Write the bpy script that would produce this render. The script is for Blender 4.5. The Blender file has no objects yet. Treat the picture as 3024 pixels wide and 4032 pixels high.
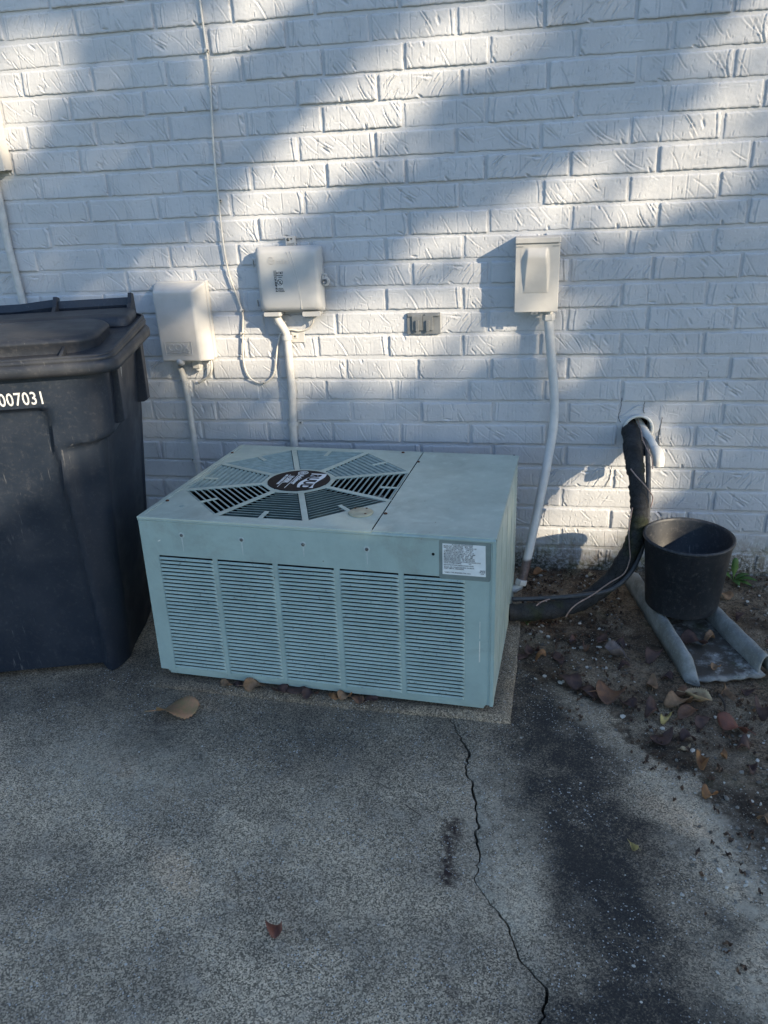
import bpy, math, random
import numpy as np
from mathutils import Vector, Matrix
from mathutils.geometry import tessellate_polygon

PI = math.pi
scene = bpy.context.scene
col = scene.collection

# ------------------------------------------------------------------ camera
cam_d = bpy.data.cameras.new('camera')
cam = bpy.data.objects.new('camera', cam_d); col.objects.link(cam)
RIGHT = Vector((0.984055774605979, 0.172352463721405, -0.043918796816183714))
DOWN = Vector((0.029475505815301256, -0.40154497127510863, -0.9153648620088968))
FWD = Vector((-0.1754007611772298, 0.8994755495803036, -0.40022282379396407))
cam.matrix_world = Matrix.Translation((0, -2.58361, 1.34969)) @ Matrix((
    (RIGHT.x, -DOWN.x, -FWD.x), (RIGHT.y, -DOWN.y, -FWD.y), (RIGHT.z, -DOWN.z, -FWD.z))).to_4x4()
cam_d.sensor_fit = 'HORIZONTAL'; cam_d.sensor_width = 36; cam_d.lens = 36 * 3028 / 3024
cam_d.clip_start = 0.05; cam_d.clip_end = 3000
scene.camera = cam

# ------------------------------------------------------------------ sky, sun, exposure
TO_SUN = Vector((1.5, -1.0, 0.79)).normalized()
world = bpy.data.worlds.new('World'); scene.world = world; world.use_nodes = True
wn = world.node_tree
sky = wn.nodes.new('ShaderNodeTexSky'); sky.sky_type = 'NISHITA'; sky.sun_disc = False
sky.sun_elevation = math.asin(TO_SUN.z); sky.sun_rotation = math.atan2(TO_SUN.x, TO_SUN.y)
sky.air_density = 1.0; sky.dust_density = 0.3; sky.ozone_density = 3.0
bg = wn.nodes['Background']; bg.inputs['Strength'].default_value = 0.14
wn.links.new(sky.outputs[0], bg.inputs['Color'])
sun_d = bpy.data.lights.new('sun', 'SUN'); sun_d.energy = 4.7; sun_d.angle = math.radians(0.53)
sun_d.color = (1.0, 0.83, 0.60)
sun = bpy.data.objects.new('sun', sun_d); col.objects.link(sun)
sun.rotation_euler = (-TO_SUN).to_track_quat('-Z', 'Y').to_euler()
vs = scene.view_settings
vs.view_transform = 'Standard'; vs.look = 'None'; vs.gamma = 1; vs.use_curve_mapping = False
vs.exposure = 1.18
cy = scene.cycles
cy.max_bounces = 4; cy.diffuse_bounces = 3; cy.glossy_bounces = 2; cy.transmission_bounces = 0; cy.transparent_max_bounces = 2; cy.volume_bounces = 0

rng = np.random.default_rng(7)
random.seed(7)

# ------------------------------------------------------------------ helpers
def link(o, parent=None):
    col.objects.link(o)
    if parent is not None: o.parent = parent
    return o

def tag(o, label=None, cat=None, group=None, kind=None):
    if label: o['label'] = label
    if cat: o['category'] = cat
    if group: o['group'] = group
    if kind: o['kind'] = kind
    return o

def thing(name, label, cat, loc=(0, 0, 0), rz=0, group=None):
    o = bpy.data.objects.new(name, None); link(o); o.location = loc; o.rotation_euler = (0, 0, rz)
    o.empty_display_size = 0.05
    return tag(o, label, cat, group)

class MB:
    def __init__(s): s.v = []; s.f = []; s.sm = []
    def add(s, vs_, fs, smooth=False):
        o = len(s.v); s.v += [tuple(v) for v in vs_]
        for f in fs: s.f.append(tuple(i + o for i in f)); s.sm.append(smooth)
        return s
    def box(s, x0, x1, y0, y1, z0, z1, M=None):
        v = [(x0, y0, z0), (x1, y0, z0), (x1, y1, z0), (x0, y1, z0), (x0, y0, z1), (x1, y0, z1), (x1, y1, z1), (x0, y1, z1)]
        if M is not None: v = [M @ Vector(p) for p in v]
        return s.add(v, [(0, 3, 2, 1), (4, 5, 6, 7), (0, 1, 5, 4), (1, 2, 6, 5), (2, 3, 7, 6), (3, 0, 4, 7)])
    def loft(s, secs, closed=True, cap=True, smooth=True):
        n = len(secs[0]); o = []
        v = [p for sec in secs for p in sec]; f = []
        for i in range(len(secs) - 1):
            for j in range(n if closed else n - 1):
                k = (j + 1) % n
                f.append((i * n + j, i * n + k, (i + 1) * n + k, (i + 1) * n + j))
        s.add(v, f, smooth)
        if cap and closed:
            s.add(secs[0], [tuple(range(n))[::-1]]); s.add(secs[-1], [tuple(range(n))])
        return s
    def tube(s, pts, r, n=10, cap=True, closed=False):
        P = [Vector(p) for p in pts]; m = len(P)
        rs = r if hasattr(r, '__len__') else [r] * m
        t0 = (P[1] - P[0]).normalized()
        ref = Vector((0, 0, 1)) if abs(t0.z) < .9 else Vector((1, 0, 0))
        u = t0.cross(ref).normalized(); secs = []
        for i in range(m):
            if closed: t = (P[(i + 1) % m] - P[i - 1]).normalized()
            else: t = (P[min(i + 1, m - 1)] - P[max(i - 1, 0)]).normalized()
            u = (u - t * u.dot(t)).normalized(); w = t.cross(u)
            secs.append([P[i] + (u * math.cos(2 * PI * k / n) + w * math.sin(2 * PI * k / n)) * rs[i] for k in range(n)])
        if closed: secs.append(secs[0]); cap = False
        return s.loft(secs, True, cap)
    def lathe(s, prof, c=(0, 0, 0), n=40, M=None, smooth=True, cap=True):
        secs = []
        for r, z in prof:
            ring = [Vector((c[0] + r * math.cos(2 * PI * k / n), c[1] + r * math.sin(2 * PI * k / n), c[2] + z)) for k in range(n)]
            if M is not None: ring = [M @ p for p in ring]
            secs.append(ring)
        return s.loft(secs, True, cap, smooth)
    def plate(s, outer, holes, f3, th):
        """flat sheet with holes; f3(u,v,d) -> 3D point, d=0 front, d=th back"""
        polys = [outer] + holes
        tris = tessellate_polygon([[Vector((p[0], p[1], 0)) for p in pl] for pl in polys])
        flat = [p for pl in polys for p in pl]
        fr = [f3(p[0], p[1], 0) for p in flat]; bk = [f3(p[0], p[1], th) for p in flat]; N = len(flat)
        fs = []
        for t in tris:
            a, b, c = [flat[i] for i in t]
            if (b[0] - a[0]) * (c[1] - a[1]) - (b[1] - a[1]) * (c[0] - a[0]) < 0: t = (t[0], t[2], t[1])
            fs.append(tuple(t)); fs.append((t[2] + N, t[1] + N, t[0] + N))
        o = 0
        for pl in polys:
            n = len(pl)
            for i in range(n):
                j = (i + 1) % n
                fs.append((o + i, o + i + N, o + j + N, o + j))
            o += n
        return s.add(fr + bk, fs)
    def mesh(s, name):
        me = bpy.data.meshes.new(name); me.from_pydata([tuple(v) for v in s.v], [], s.f)
        me.polygons.foreach_set('use_smooth', s.sm); me.update()
        return me
    def build(s, name, mat, parent=None, bevel=0, solid=0, recalc=False, seg=2):
        me = s.mesh(name)
        if recalc:
            import bmesh
            bm = bmesh.new(); bm.from_mesh(me); bmesh.ops.remove_doubles(bm, verts=bm.verts, dist=1e-6)
            bmesh.ops.recalc_face_normals(bm, faces=bm.faces); bm.to_mesh(me); bm.free()
        me.materials.append(mat)
        o = bpy.data.objects.new(name, me); link(o, parent)
        if solid:
            m = o.modifiers.new('solid', 'SOLIDIFY'); m.thickness = solid; m.offset = 0
        if bevel:
            m = o.modifiers.new('bevel', 'BEVEL'); m.width = bevel; m.segments = seg; m.limit_method = 'ANGLE'; m.angle_limit = .6
            m.harden_normals = False
        return o

def spline(pts, n=8):
    P = [Vector(p) for p in pts]; out = []
    for i in range(len(P) - 1):
        a = P[max(i - 1, 0)]; b = P[i]; c = P[i + 1]; d = P[min(i + 2, len(P) - 1)]
        for k in range(n):
            t = k / n
            out.append(.5 * ((2 * b) + (c - a) * t + (2 * a - 5 * b + 4 * c - d) * t * t + (3 * b - a - 3 * c + d) * t ** 3))
    out.append(P[-1]); return out

def circle(cx, cy, r, n=24, a0=0): return [(cx + r * math.cos(a0 + 2 * PI * k / n), cy + r * math.sin(a0 + 2 * PI * k / n)) for k in range(n)]
def rrect(x0, x1, y0, y1, r, n=5):
    o = []
    for cx, cy, a in ((x1 - r, y0 + r, -PI / 2), (x1 - r, y1 - r, 0), (x0 + r, y1 - r, PI / 2), (x0 + r, y0 + r, PI)):
        for k in range(n + 1): o.append((cx + r * math.cos(a + PI / 2 * k / n), cy + r * math.sin(a + PI / 2 * k / n)))
    return o
def frame(o, x, y, z=None):
    x = Vector(x).normalized(); y = Vector(y); y = (y - x * y.dot(x)).normalized(); zz = x.cross(y)
    return Matrix(((x.x, y.x, zz.x, o[0]), (x.y, y.y, zz.y, o[1]), (x.z, y.z, zz.z, o[2]), (0, 0, 0, 1)))

def text(name, body, size, M, mat, parent, ext=0.0004, align='LEFT', sx=1.0, space=1.0, bold=0.0):
    c = bpy.data.curves.new(name, 'FONT'); c.body = body; c.size = size; c.extrude = ext; c.align_x = align
    c.space_character = space; c.offset = bold; c.resolution_u = 3
    o = bpy.data.objects.new(name + '_curve', c); col.objects.link(o)
    bpy.context.view_layer.update()
    me = bpy.data.meshes.new_from_object(o.evaluated_get(bpy.context.evaluated_depsgraph_get()))
    bpy.data.objects.remove(o); bpy.data.curves.remove(c)
    me.transform(M @ Matrix.Diagonal((sx, 1, 1, 1)))
    me.name = name; me.materials.clear(); me.materials.append(mat)
    r = bpy.data.objects.new(name, me); return link(r, parent)

def vnoise(x, y, seed):
    r = np.random.default_rng(seed).random((64, 64))
    xi = np.floor(x).astype(int); yi = np.floor(y).astype(int); fx = x - xi; fy = y - yi
    fx = fx * fx * (3 - 2 * fx); fy = fy * fy * (3 - 2 * fy)
    g = lambda a, b: r[a % 64, b % 64]
    return (g(xi, yi) * (1 - fx) + g(xi + 1, yi) * fx) * (1 - fy) + (g(xi, yi + 1) * (1 - fx) + g(xi + 1, yi + 1) * fx) * fy - .5
def sstep(a, b, x):
    t = np.clip((x - a) / (b - a), 0, 1); return t * t * (3 - 2 * t)

# ------------------------------------------------------------------ materials
class NT:
    def __init__(s, name):
        s.m = bpy.data.materials.new(name); s.m.use_nodes = True; s.t = s.m.node_tree; s.b = s.t.nodes['Principled BSDF']
        s.geo = s.t.nodes.new('ShaderNodeNewGeometry')
    def n(s, typ, **kw):
        nd = s.t.nodes.new(typ)
        for k, v in kw.items(): setattr(nd, k, v)
        return nd
    def l(s, a, b): s.t.links.new(a, b)
    def pos(s): return s.geo.outputs['Position']
    def noise(s, scale, detail=3, rough=.55, vec=None, dist=0):
        nd = s.n('ShaderNodeTexNoise'); nd.inputs['Scale'].default_value = scale; nd.inputs['Detail'].default_value = detail
        nd.inputs['Roughness'].default_value = rough; nd.inputs['Distortion'].default_value = dist
        s.l(vec if vec is not None else s.pos(), nd.inputs['Vector']); return nd.outputs['Fac']
    def voro(s, scale, out='Distance', feature='F1', vec=None):
        nd = s.n('ShaderNodeTexVoronoi', feature=feature); nd.inputs['Scale'].default_value = scale
        s.l(vec if vec is not None else s.pos(), nd.inputs['Vector']); return nd.outputs[out]
    def ramp(s, fac, lo, hi, a=0., b=1.):
        nd = s.n('ShaderNodeMapRange', interpolation_type='SMOOTHSTEP'); s.l(fac, nd.inputs[0])
        for i, v in enumerate((lo, hi, a, b)): nd.inputs[i + 1].default_value = v
        return nd.outputs[0]
    def math(s, op, a, b=None):
        nd = s.n('ShaderNodeMath', operation=op); nd.use_clamp = False
        for i, v in enumerate((a, b)):
            if v is None: continue
            if isinstance(v, (int, float)): nd.inputs[i].default_value = v
            else: s.l(v, nd.inputs[i])
        return nd.outputs[0]
    def mix(s, fac, a, b, typ='MIX'):
        nd = s.n('ShaderNodeMix', data_type='RGBA', blend_type=typ)
        for i, v in ((0, fac), (6, a), (7, b)):
            if isinstance(v, (int, float)): nd.inputs[i].default_value = v
            elif isinstance(v, (tuple, list)): nd.inputs[i].default_value = (*v, 1)
            else: s.l(v, nd.inputs[i])
        return nd.outputs[2]
    def bump(s, h, strength, dist, prev=None):
        nd = s.n('ShaderNodeBump'); nd.inputs['Strength'].default_value = strength; nd.inputs['Distance'].default_value = dist
        s.l(h, nd.inputs['Height'])
        if prev is not None: s.l(prev, nd.inputs['Normal'])
        s.l(nd.outputs[0], s.b.inputs['Normal']); return nd.outputs[0]
    def attr(s, name): return s.n('ShaderNodeAttribute', attribute_name=name).outputs['Fac']
    def z(s):
        nd = s.n('ShaderNodeSeparateXYZ'); s.l(s.pos(), nd.inputs[0]); return nd.outputs
    def col(s, c): s.l(c, s.b.inputs['Base Color'])
    def rough(s, r):
        if isinstance(r, (int, float)): s.b.inputs['Roughness'].default_value = r
        else: s.l(r, s.b.inputs['Roughness'])
    def spec(s, v): s.b.inputs['Specular IOR Level'].default_value = v

def simple(name, c1, c2=None, scale=30, rough=.6, bump=None, spec=.4, metal=0, lo=.35, hi=.65):
    t = NT(name); c2 = c2 or tuple(x * .85 for x in c1)
    t.col(t.mix(t.ramp(t.noise(scale, 4), lo, hi), c1, c2)); t.rough(rough); t.spec(spec); t.b.inputs['Metallic'].default_value = metal
    if bump: t.bump(t.noise(bump[0], 3), bump[1], bump[2])
    return t.m

def brick_paint(name, mortar=False):
    t = NT(name)
    x, y, z = t.z()
    c = t.mix(t.ramp(t.noise(5, 4), .3, .7), (.475, .488, .505), (.42, .432, .45))
    c = t.mix(t.ramp(t.noise(60, 3), .55, .8), c, (.375, .385, .40))
    # pin holes and old dirt specks
    sp = t.math('MULTIPLY', t.ramp(t.voro(210), .16, .10), t.ramp(t.noise(9, 2), .5, .62))
    c = t.mix(t.math('MULTIPLY', sp, .6), c, (.16, .15, .13))
    # splash dirt and mould on the lowest courses, broken up
    up = t.math('ADD', z, t.math('MULTIPLY', t.math('SUBTRACT', t.noise(7, 4), .5), .22))
    d1 = t.ramp(up, .17, .03)
    d = t.math('MULTIPLY', d1, t.ramp(t.noise(45, 5, .7), .28, .62))
    c = t.mix(t.math('MULTIPLY', d, .85), c, t.mix(t.ramp(t.noise(11, 3), .4, .6), (.21, .20, .10), (.17, .13, .085)))
    d2 = t.math('MULTIPLY', t.ramp(up, .10, .0), t.ramp(t.noise(90, 4, .7), .42, .58))
    c = t.mix(t.math('MULTIPLY', d2, .8), c, (.05, .05, .035))
    t.col(c); t.rough(.62); t.spec(.3)
    h = t.math('ADD', t.noise(140, 4, .6), t.math('MULTIPLY', t.noise(520, 2), .5))
    t.bump(h, .5, .0022 if mortar else .0012)
    return t.m

m_brick = brick_paint('painted_brick'); m_mortar = brick_paint('painted_mortar', True)

def ground_mat():
    t = NT('driveway_concrete'); soil = t.attr('soil'); stain = t.attr('stain'); oil = t.attr('oil'); pale = t.attr('pale')
    cellc = t.n('ShaderNodeTexVoronoi'); cellc.inputs['Scale'].default_value = 390; t.l(t.pos(), cellc.inputs['Vector'])
    sx = t.n('ShaderNodeSeparateColor'); t.l(cellc.outputs['Color'], sx.inputs[0])
    grain = t.math('ADD', t.math('MULTIPLY', sx.outputs[0], .62), t.math('MULTIPLY', t.noise(170, 5, .8), .60))
    agg = t.math('MULTIPLY', t.ramp(t.voro(95), .22, .10), t.ramp(t.noise(22, 3), .45, .65))
    c = t.mix(t.ramp(grain, .30, 1.02), (.138, .110, .076), (.80, .635, .44))
    c = t.mix(t.math('MULTIPLY', agg, .45), c, (.50, .45, .37))
    worn = t.ramp(t.noise(4.2, 7, .68), .40, .62)
    c = t.mix(t.math('MULTIPLY', worn, .5), c, t.mix(t.ramp(grain, .45, .95), (.050, .044, .036), (.22, .19, .15)))
    big = t.noise(2.6, 5, .6)
    c = t.mix(t.ramp(big, .35, .72), c, t.mix(.4, c, (.13, .11, .084)))
    c = t.mix(t.math('MULTIPLY', t.ramp(t.noise(13, 4, .65), .5, .75), .40), c, (.40, .345, .27))
    c = t.mix(t.math('MULTIPLY', pale, t.ramp(t.noise(40, 4, .7), .35, .65)), c, (.52, .45, .34))
    # algae-black run-off stain
    st = t.math('MULTIPLY', stain, t.math('MULTIPLY', t.ramp(t.noise(190, 4, .8), .18, .66, .45, 1.0), t.ramp(t.noise(9, 6, .7), .22, .60, .5, 1.0)))
    c = t.mix(t.math('MINIMUM', t.math('MULTIPLY', st, 1.0), .95), c, (.021, .0205, .021))
    c = t.mix(t.math('MULTIPLY', oil, t.ramp(t.noise(90, 4), .3, .55)), c, (.032, .019, .017))
    # quartz chips
    ch = t.math('MULTIPLY', t.ramp(sx.outputs[1], .965, .985), t.ramp(t.noise(5, 2), .35, .6))
    c = t.mix(t.math('MULTIPLY', ch, .7), c, (.55, .55, .53))
    # soil
    s1 = t.mix(t.ramp(t.noise(28, 5, .65), .35, .65), (.085, .060, .040), (.025, .019, .014))
    s1 = t.mix(t.ramp(t.noise(4, 3), .42, .62), s1, t.mix(t.ramp(t.noise(120, 4, .7), .4, .6), (.20, .14, .09), (.05, .037, .025)))
    s1 = t.mix(t.math('MULTIPLY', t.ramp(t.noise(8, 4), .56, .68), .6), s1, (.035, .04, .018))
    s1 = t.mix(t.math('MULTIPLY', t.ramp(sx.outputs[2], .9, .95), .55), s1, (.25, .22, .17))
    sm = t.ramp(t.math('ADD', soil, t.math('MULTIPLY', t.math('SUBTRACT', t.noise(24, 5, .7), .5), .9)), .38, .62)
    c = t.mix(t.math('MULTIPLY', sm, t.ramp(t.noise(5.5, 5, .65), .36, .56, .45, 1.0)), c, s1)
    t.col(c); t.rough(.88); t.spec(.25)
    h = t.math('ADD', t.math('MULTIPLY', grain, .7), t.noise(60, 4, .6))
    t.bump(h, .8, .0035)
    return t.m
m_ground = ground_mat()
m_dirt_dark = simple('crack_dirt', (.02, .017, .014), (.035, .03, .024), 60, .95)
m_pad = None
def pad_mat():
    t = NT('pad_concrete')
    g = t.math('ADD', t.math('MULTIPLY', t.noise(170, 4, .7), .8), t.math('MULTIPLY', t.voro(200), .5))
    c = t.mix(t.ramp(g, .3, .9), (.10, .09, .074), (.36, .325, .265))
    c = t.mix(t.math('MULTIPLY', t.ramp(t.noise(9, 5, .7), .42, .68), .7), c, (.10, .095, .085))
    c = t.mix(t.math('MULTIPLY', t.ramp(t.noise(14, 4), .6, .72), .5), c, (.33, .31, .27))
    t.col(c); t.rough(.9); t.spec(.2); t.bump(g, .8, .004); return t.m
m_pad = pad_mat()

def sage_mat(name, c, fade=0):
    t = NT(name)
    k = t.mix(t.ramp(t.noise(7, 5, .65), .35, .7), c, tuple(x * .84 for x in c))
    k = t.mix(t.math('MULTIPLY', t.ramp(t.noise(300, 3, .7), .62, .75), .35), k, tuple(x * .55 for x in c))
    sv = t.n('ShaderNodeMapping'); sv.inputs['Scale'].default_value = (30, 30, 1.5); t.l(t.pos(), sv.inputs[0])
    k = t.mix(t.math('MULTIPLY', t.ramp(t.noise(1.0, 4, .6, sv.outputs[0]), .52, .75), .22 + fade), k, tuple(min(1, x * 1.35) for x in c))
    k = t.mix(t.math('MULTIPLY', t.ramp(t.noise(5.5, 7, .72, None, .6), .50, .70), .32), k, (.17, .18, .15))
    k = t.mix(t.math('MULTIPLY', t.ramp(t.voro(38), .10, .04), t.ramp(t.noise(6, 2), .55, .65)), k, (.12, .085, .05))
    t.col(k); t.rough(t.ramp(t.noise(20, 3), .3, .7, .38, .58)); t.spec(.4)
    t.bump(t.noise(260, 3), .12, .001); return t.m
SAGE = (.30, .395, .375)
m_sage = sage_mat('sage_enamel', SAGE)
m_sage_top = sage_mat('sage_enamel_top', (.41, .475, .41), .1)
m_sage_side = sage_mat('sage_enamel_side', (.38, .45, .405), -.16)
m_louver = None
def louver_mat():
    t = NT('sage_louver')
    k = t.mix(t.ramp(t.noise(14, 4), .35, .7), (.30, .39, .365), (.25, .335, .315))
    k = t.mix(t.math('MULTIPLY', t.ramp(t.noise(110, 4, .75), .56, .72), .7), k, (.055, .06, .055))
    t.col(k); t.rough(.5); t.spec(.4); return t.m
m_louver = louver_mat()
m_slat_shaded = simple('sage_slat_shaded', (.235, .325, .315), (.18, .26, .25), 40, .55)  # sage darkened: shade of the tilted slats is put into the colour
m_black_in = simple('dark_interior', (.008, .009, .009), (.014, .014, .014), 40, .9, spec=.1)
m_white_ink = simple('white_print', (.62, .63, .62), (.42, .43, .43), 160, .6)
m_black_ink = simple('black_print', (.02, .02, .025), (.03, .03, .035), 60, .6)
m_badge = simple('badge_brown', (.018, .014, .014), (.026, .021, .02), 80, .75, spec=.15)
m_badge_ink = simple('badge_ink', (.74, .75, .74), (.66, .67, .66), 60, .7, spec=.2)
m_cap = simple('aged_cap', (.42, .39, .27), (.33, .30, .21), 40, .5)
m_rust = simple('rusty_screw', (.10, .04, .02), (.05, .02, .012), 300, .85)
m_screw = simple('dull_screw', (.16, .17, .16), (.09, .09, .09), 300, .45, metal=.6)
m_label = simple('label_paper', (.66, .70, .70), (.58, .62, .62), 25, .5)
m_label_edge = simple('label_backing', (.17, .215, .205), (.14, .18, .175), 30, .55)
m_streak = simple('lime_streak', (.40, .46, .45), (.34, .40, .39), 120, .6)
m_chip = simple('bare_scratch', (.70, .70, .62), (.55, .55, .48), 90, .5)

def bin_mat(name, c, c2, rough, scr=.3, dusty=.14):
    t = NT(name)
    k = t.mix(t.ramp(t.noise(6, 4), .35, .7), c, c2)
    mp = t.n('ShaderNodeMapping'); mp.inputs['Scale'].default_value = (120, 120, 9); mp.inputs['Rotation'].default_value = (.3, .2, .4); t.l(t.pos(), mp.inputs[0])
    sc = t.math('MULTIPLY', t.ramp(t.noise(1, 3, .7, mp.outputs[0]), .62, .72), t.ramp(t.noise(7, 3), .48, .62))
    k = t.mix(t.math('MULTIPLY', sc, scr), k, (.22, .22, .22))
    dust = t.math('MULTIPLY', t.ramp(t.noise(85, 6, .8), .50, .70), dusty)
    k = t.mix(dust, k, (.16, .155, .15))
    t.col(k); t.rough(t.ramp(t.noise(12, 3), .3, .7, rough, rough + .16)); t.spec(.42)
    t.bump(t.noise(420, 2), .12, .0006); return t.m
m_bin = bin_mat('bin_plastic', (.0105, .0165, .028), (.015, .021, .033), .38, .4)
m_lid = bin_mat('bin_lid_plastic', (.0155, .0185, .025), (.030, .033, .039), .42, .5)
m_bucket = bin_mat('bucket_plastic', (.012, .0155, .021), (.019, .022, .028), .42, .35, .32)
m_box = simple('beige_box_plastic', (.47, .46, .44), (.42, .41, .39), 12, .5, (300, .12, .0008))
m_box2 = simple('grey_box_plastic', (.43, .43, .42), (.385, .385, .38), 12, .45, (400, .08, .0006))
m_steel = simple('painted_steel_box', (.45, .44, .415), (.40, .39, .37), 14, .45, (300, .1, .0006))
m_cond = simple('painted_conduit', (.50, .495, .475), (.43, .425, .41), 40, .5)
m_cable = simple('cream_cable', (.58, .56, .51), (.48, .46, .42), 60, .55)
m_zinc = simple('grey_cover_metal', (.20, .21, .22), (.15, .16, .17), 30, .42, (300, .1, .0005), metal=.35)
m_pvc = simple('white_pvc', (.60, .60, .57), (.52, .52, .49), 25, .4)
m_foam = None
def foam_mat():
    t = NT('black_foam')
    k = t.mix(t.ramp(t.noise(18, 4), .35, .7), (.030, .031, .033), (.014, .015, .016))
    k = t.mix(t.math('MULTIPLY', t.ramp(t.noise(9, 3), .55, .7), .55), k, (.035, .042, .016))
    k = t.mix(t.math('MULTIPLY', t.ramp(t.voro(60, 'Distance', 'DISTANCE_TO_EDGE'), .04, .01), .8), k, (.003, .003, .003))
    t.col(k); t.rough(.75); t.spec(.25); t.bump(t.noise(120, 4, .7), .8, .003); return t.m
m_foam = foam_mat()
m_thin = simple('grey_tube', (.055, .058, .062), (.04, .042, .045), 60, .55)
m_copper = simple('pinkish_wire', (.34, .24, .20), (.22, .16, .14), 80, .5)
def whip_mat():
    t = NT('whip_conduit'); x, y, z = t.z()
    zz = t.math('ADD', z, t.math('MULTIPLY', t.math('SUBTRACT', t.noise(40, 3), .5), .02))
    k = t.mix(t.ramp(t.noise(30, 3), .35, .7), (.50, .50, .485), (.44, .44, .43))
    k = t.mix(t.ramp(zz, .165, .15), k, t.mix(t.ramp(t.noise(60, 3), .4, .6), (.115, .085, .08), (.07, .05, .048)))
    t.col(k); t.rough(.5); t.spec(.4); return t.m
m_whip = whip_mat()
def splash_mat():
    t = NT('splash_block'); 
    k = t.mix(t.ramp(t.noise(16, 5, .65), .35, .68), (.17, .175, .162), (.27, .275, .265))
    k = t.mix(t.math('MULTIPLY', t.ramp(t.noise(130, 4, .7), .52, .7), .5), k, (.34, .36, .35))
    k = t.mix(t.math('MULTIPLY', t.attr('flake'), t.ramp(t.noise(22, 5, .7), .50, .54)), k, (.40, .40, .38))
    k = t.mix(t.math('MULTIPLY', t.attr('grime'), t.ramp(t.noise(26, 5, .7), .30, .54)), k, (.06, .05, .04))
    k = t.mix(t.math('MULTIPLY', t.ramp(t.noise(10, 4), .58, .72), .5), k, (.075, .09, .045))
    t.col(k); t.rough(.75); t.spec(.25); t.bump(t.noise(180, 4, .7), .5, .002); return t.m
m_splash = splash_mat()
m_leafgreen = simple('weed_leaf', (.055, .12, .025), (.09, .16, .04), 50, .5)
m_tree_leaf = simple('canopy_leaf', (.05, .09, .025), (.075, .10, .03), 3, .6)
m_bark = simple('bark', (.09, .07, .055), (.045, .035, .028), 14, .9, (30, .9, .02))
m_lawn = simple('lawn', (.06, .085, .03), (.10, .10, .05), 3, .95)
m_stone = None
def stone_mat():
    t = NT('gravel_bits'); r = t.n('ShaderNodeAttribute', attribute_name='tone').outputs['Fac']
    t.col(t.mix(r, (.05, .042, .033), (.52, .49, .43))); t.rough(.8); return t.m
m_stone = stone_mat()
LEAFC = {'dk': ((.040, .022, .020), (.075, .04, .03)), 'br': ((.15, .075, .04), (.085, .045, .03)), 'tan': ((.235, .14, .078), (.15, .09, .05)),
         'or': ((.26, .125, .045), (.17, .08, .035)), 'pale': ((.38, .29, .17), (.28, .20, .12)), 'yel': ((.38, .29, .10), (.28, .22, .09)),
         'red': ((.17, .06, .038), (.12, .05, .035)), 'gr': ((.19, .15, .135), (.12, .095, .09)), 'mix': ((.29, .155, .085), (.22, .15, .07))}
m_leaf = {k: simple('dead_leaf_' + k, v[0], v[1], 55, .7, (90, .5, .002)) for k, v in LEAFC.items()}

# ------------------------------------------------------------------ ground
CRACK = [(-.30, .0), (-.25, -.5), (-.19, -.86), (-.169, -.92), (-.149, -.959), (-.131, -.99), (-.114, -1.023), (-.106, -1.087), (-.095, -1.139), (-.086, -1.17), (-.080, -1.203), (-.083, -1.24),
         (-.078, -1.279), (-.073, -1.377), (-.067, -1.415), (-.035, -1.472), (-.001, -1.519), (.028, -1.58), (.052, -1.616), (.073, -1.633), (.062, -1.667), (.064, -1.70), (.03, -1.80), (.06, -2.0), (.02, -2.4), (.05, -3.0)]
cy_ = np.array([-c[1] for c in CRACK]); cx_ = np.array([c[0] for c in CRACK])
SOIL = [(-.03, -.02), (-.02, -.50), (.02, -.61), (.10, -.70), (.20, -.78), (.29, -.90), (.38, -1.0), (.45, -1.1), (.445, -1.24), (.435, -1.37), (.43, -1.51), (.42, -1.65), (.46, -2.0), (.6, -3.0)]
sy_ = np.array([-c[1] for c in SOIL]); sx_ = np.array([c[0] for c in SOIL])
def seg_dist(X, Y, pts):
    d = np.full(X.shape, 9.)
    for (x0, y0), (x1, y1) in zip(pts[:-1], pts[1:]):
        dx, dy = x1 - x0, y1 - y0; t = np.clip(((X - x0) * dx + (Y - y0) * dy) / (dx * dx + dy * dy), 0, 1)
        d = np.minimum(d, np.hypot(X - x0 - t * dx, Y - y0 - t * dy))
    return d
STAIN = [(.03, -.70), (.082, -.9), (.139, -1.083), (.205, -1.27), (.235, -1.457), (.22, -1.617), (.19, -1.75), (.2, -2.2)]
def soil_f(X, Y):
    d = X - np.interp(-Y, sy_, sx_) + .05 * vnoise(X * 9 + 5, Y * 9 + 3, 5)
    return sstep(-.15, .12, d + .07 * vnoise(X * 26 + 15, Y * 26 + 31, 6)) * 1.0
def ground_h(X, Y):
    s = soil_f(X, Y)
    h = .0015 * vnoise(X * 22 + 50, Y * 22 + 50, 3) + .004 * vnoise(X * 2.2 + 9, Y * 2.2 + 9, 4)
    return h + s * (.006 * vnoise(X * 14 + 20, Y * 14 + 20, 8) + .003 * vnoise(X * 40 + 20, Y * 40 + 20, 9) - .003) - .002
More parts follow.
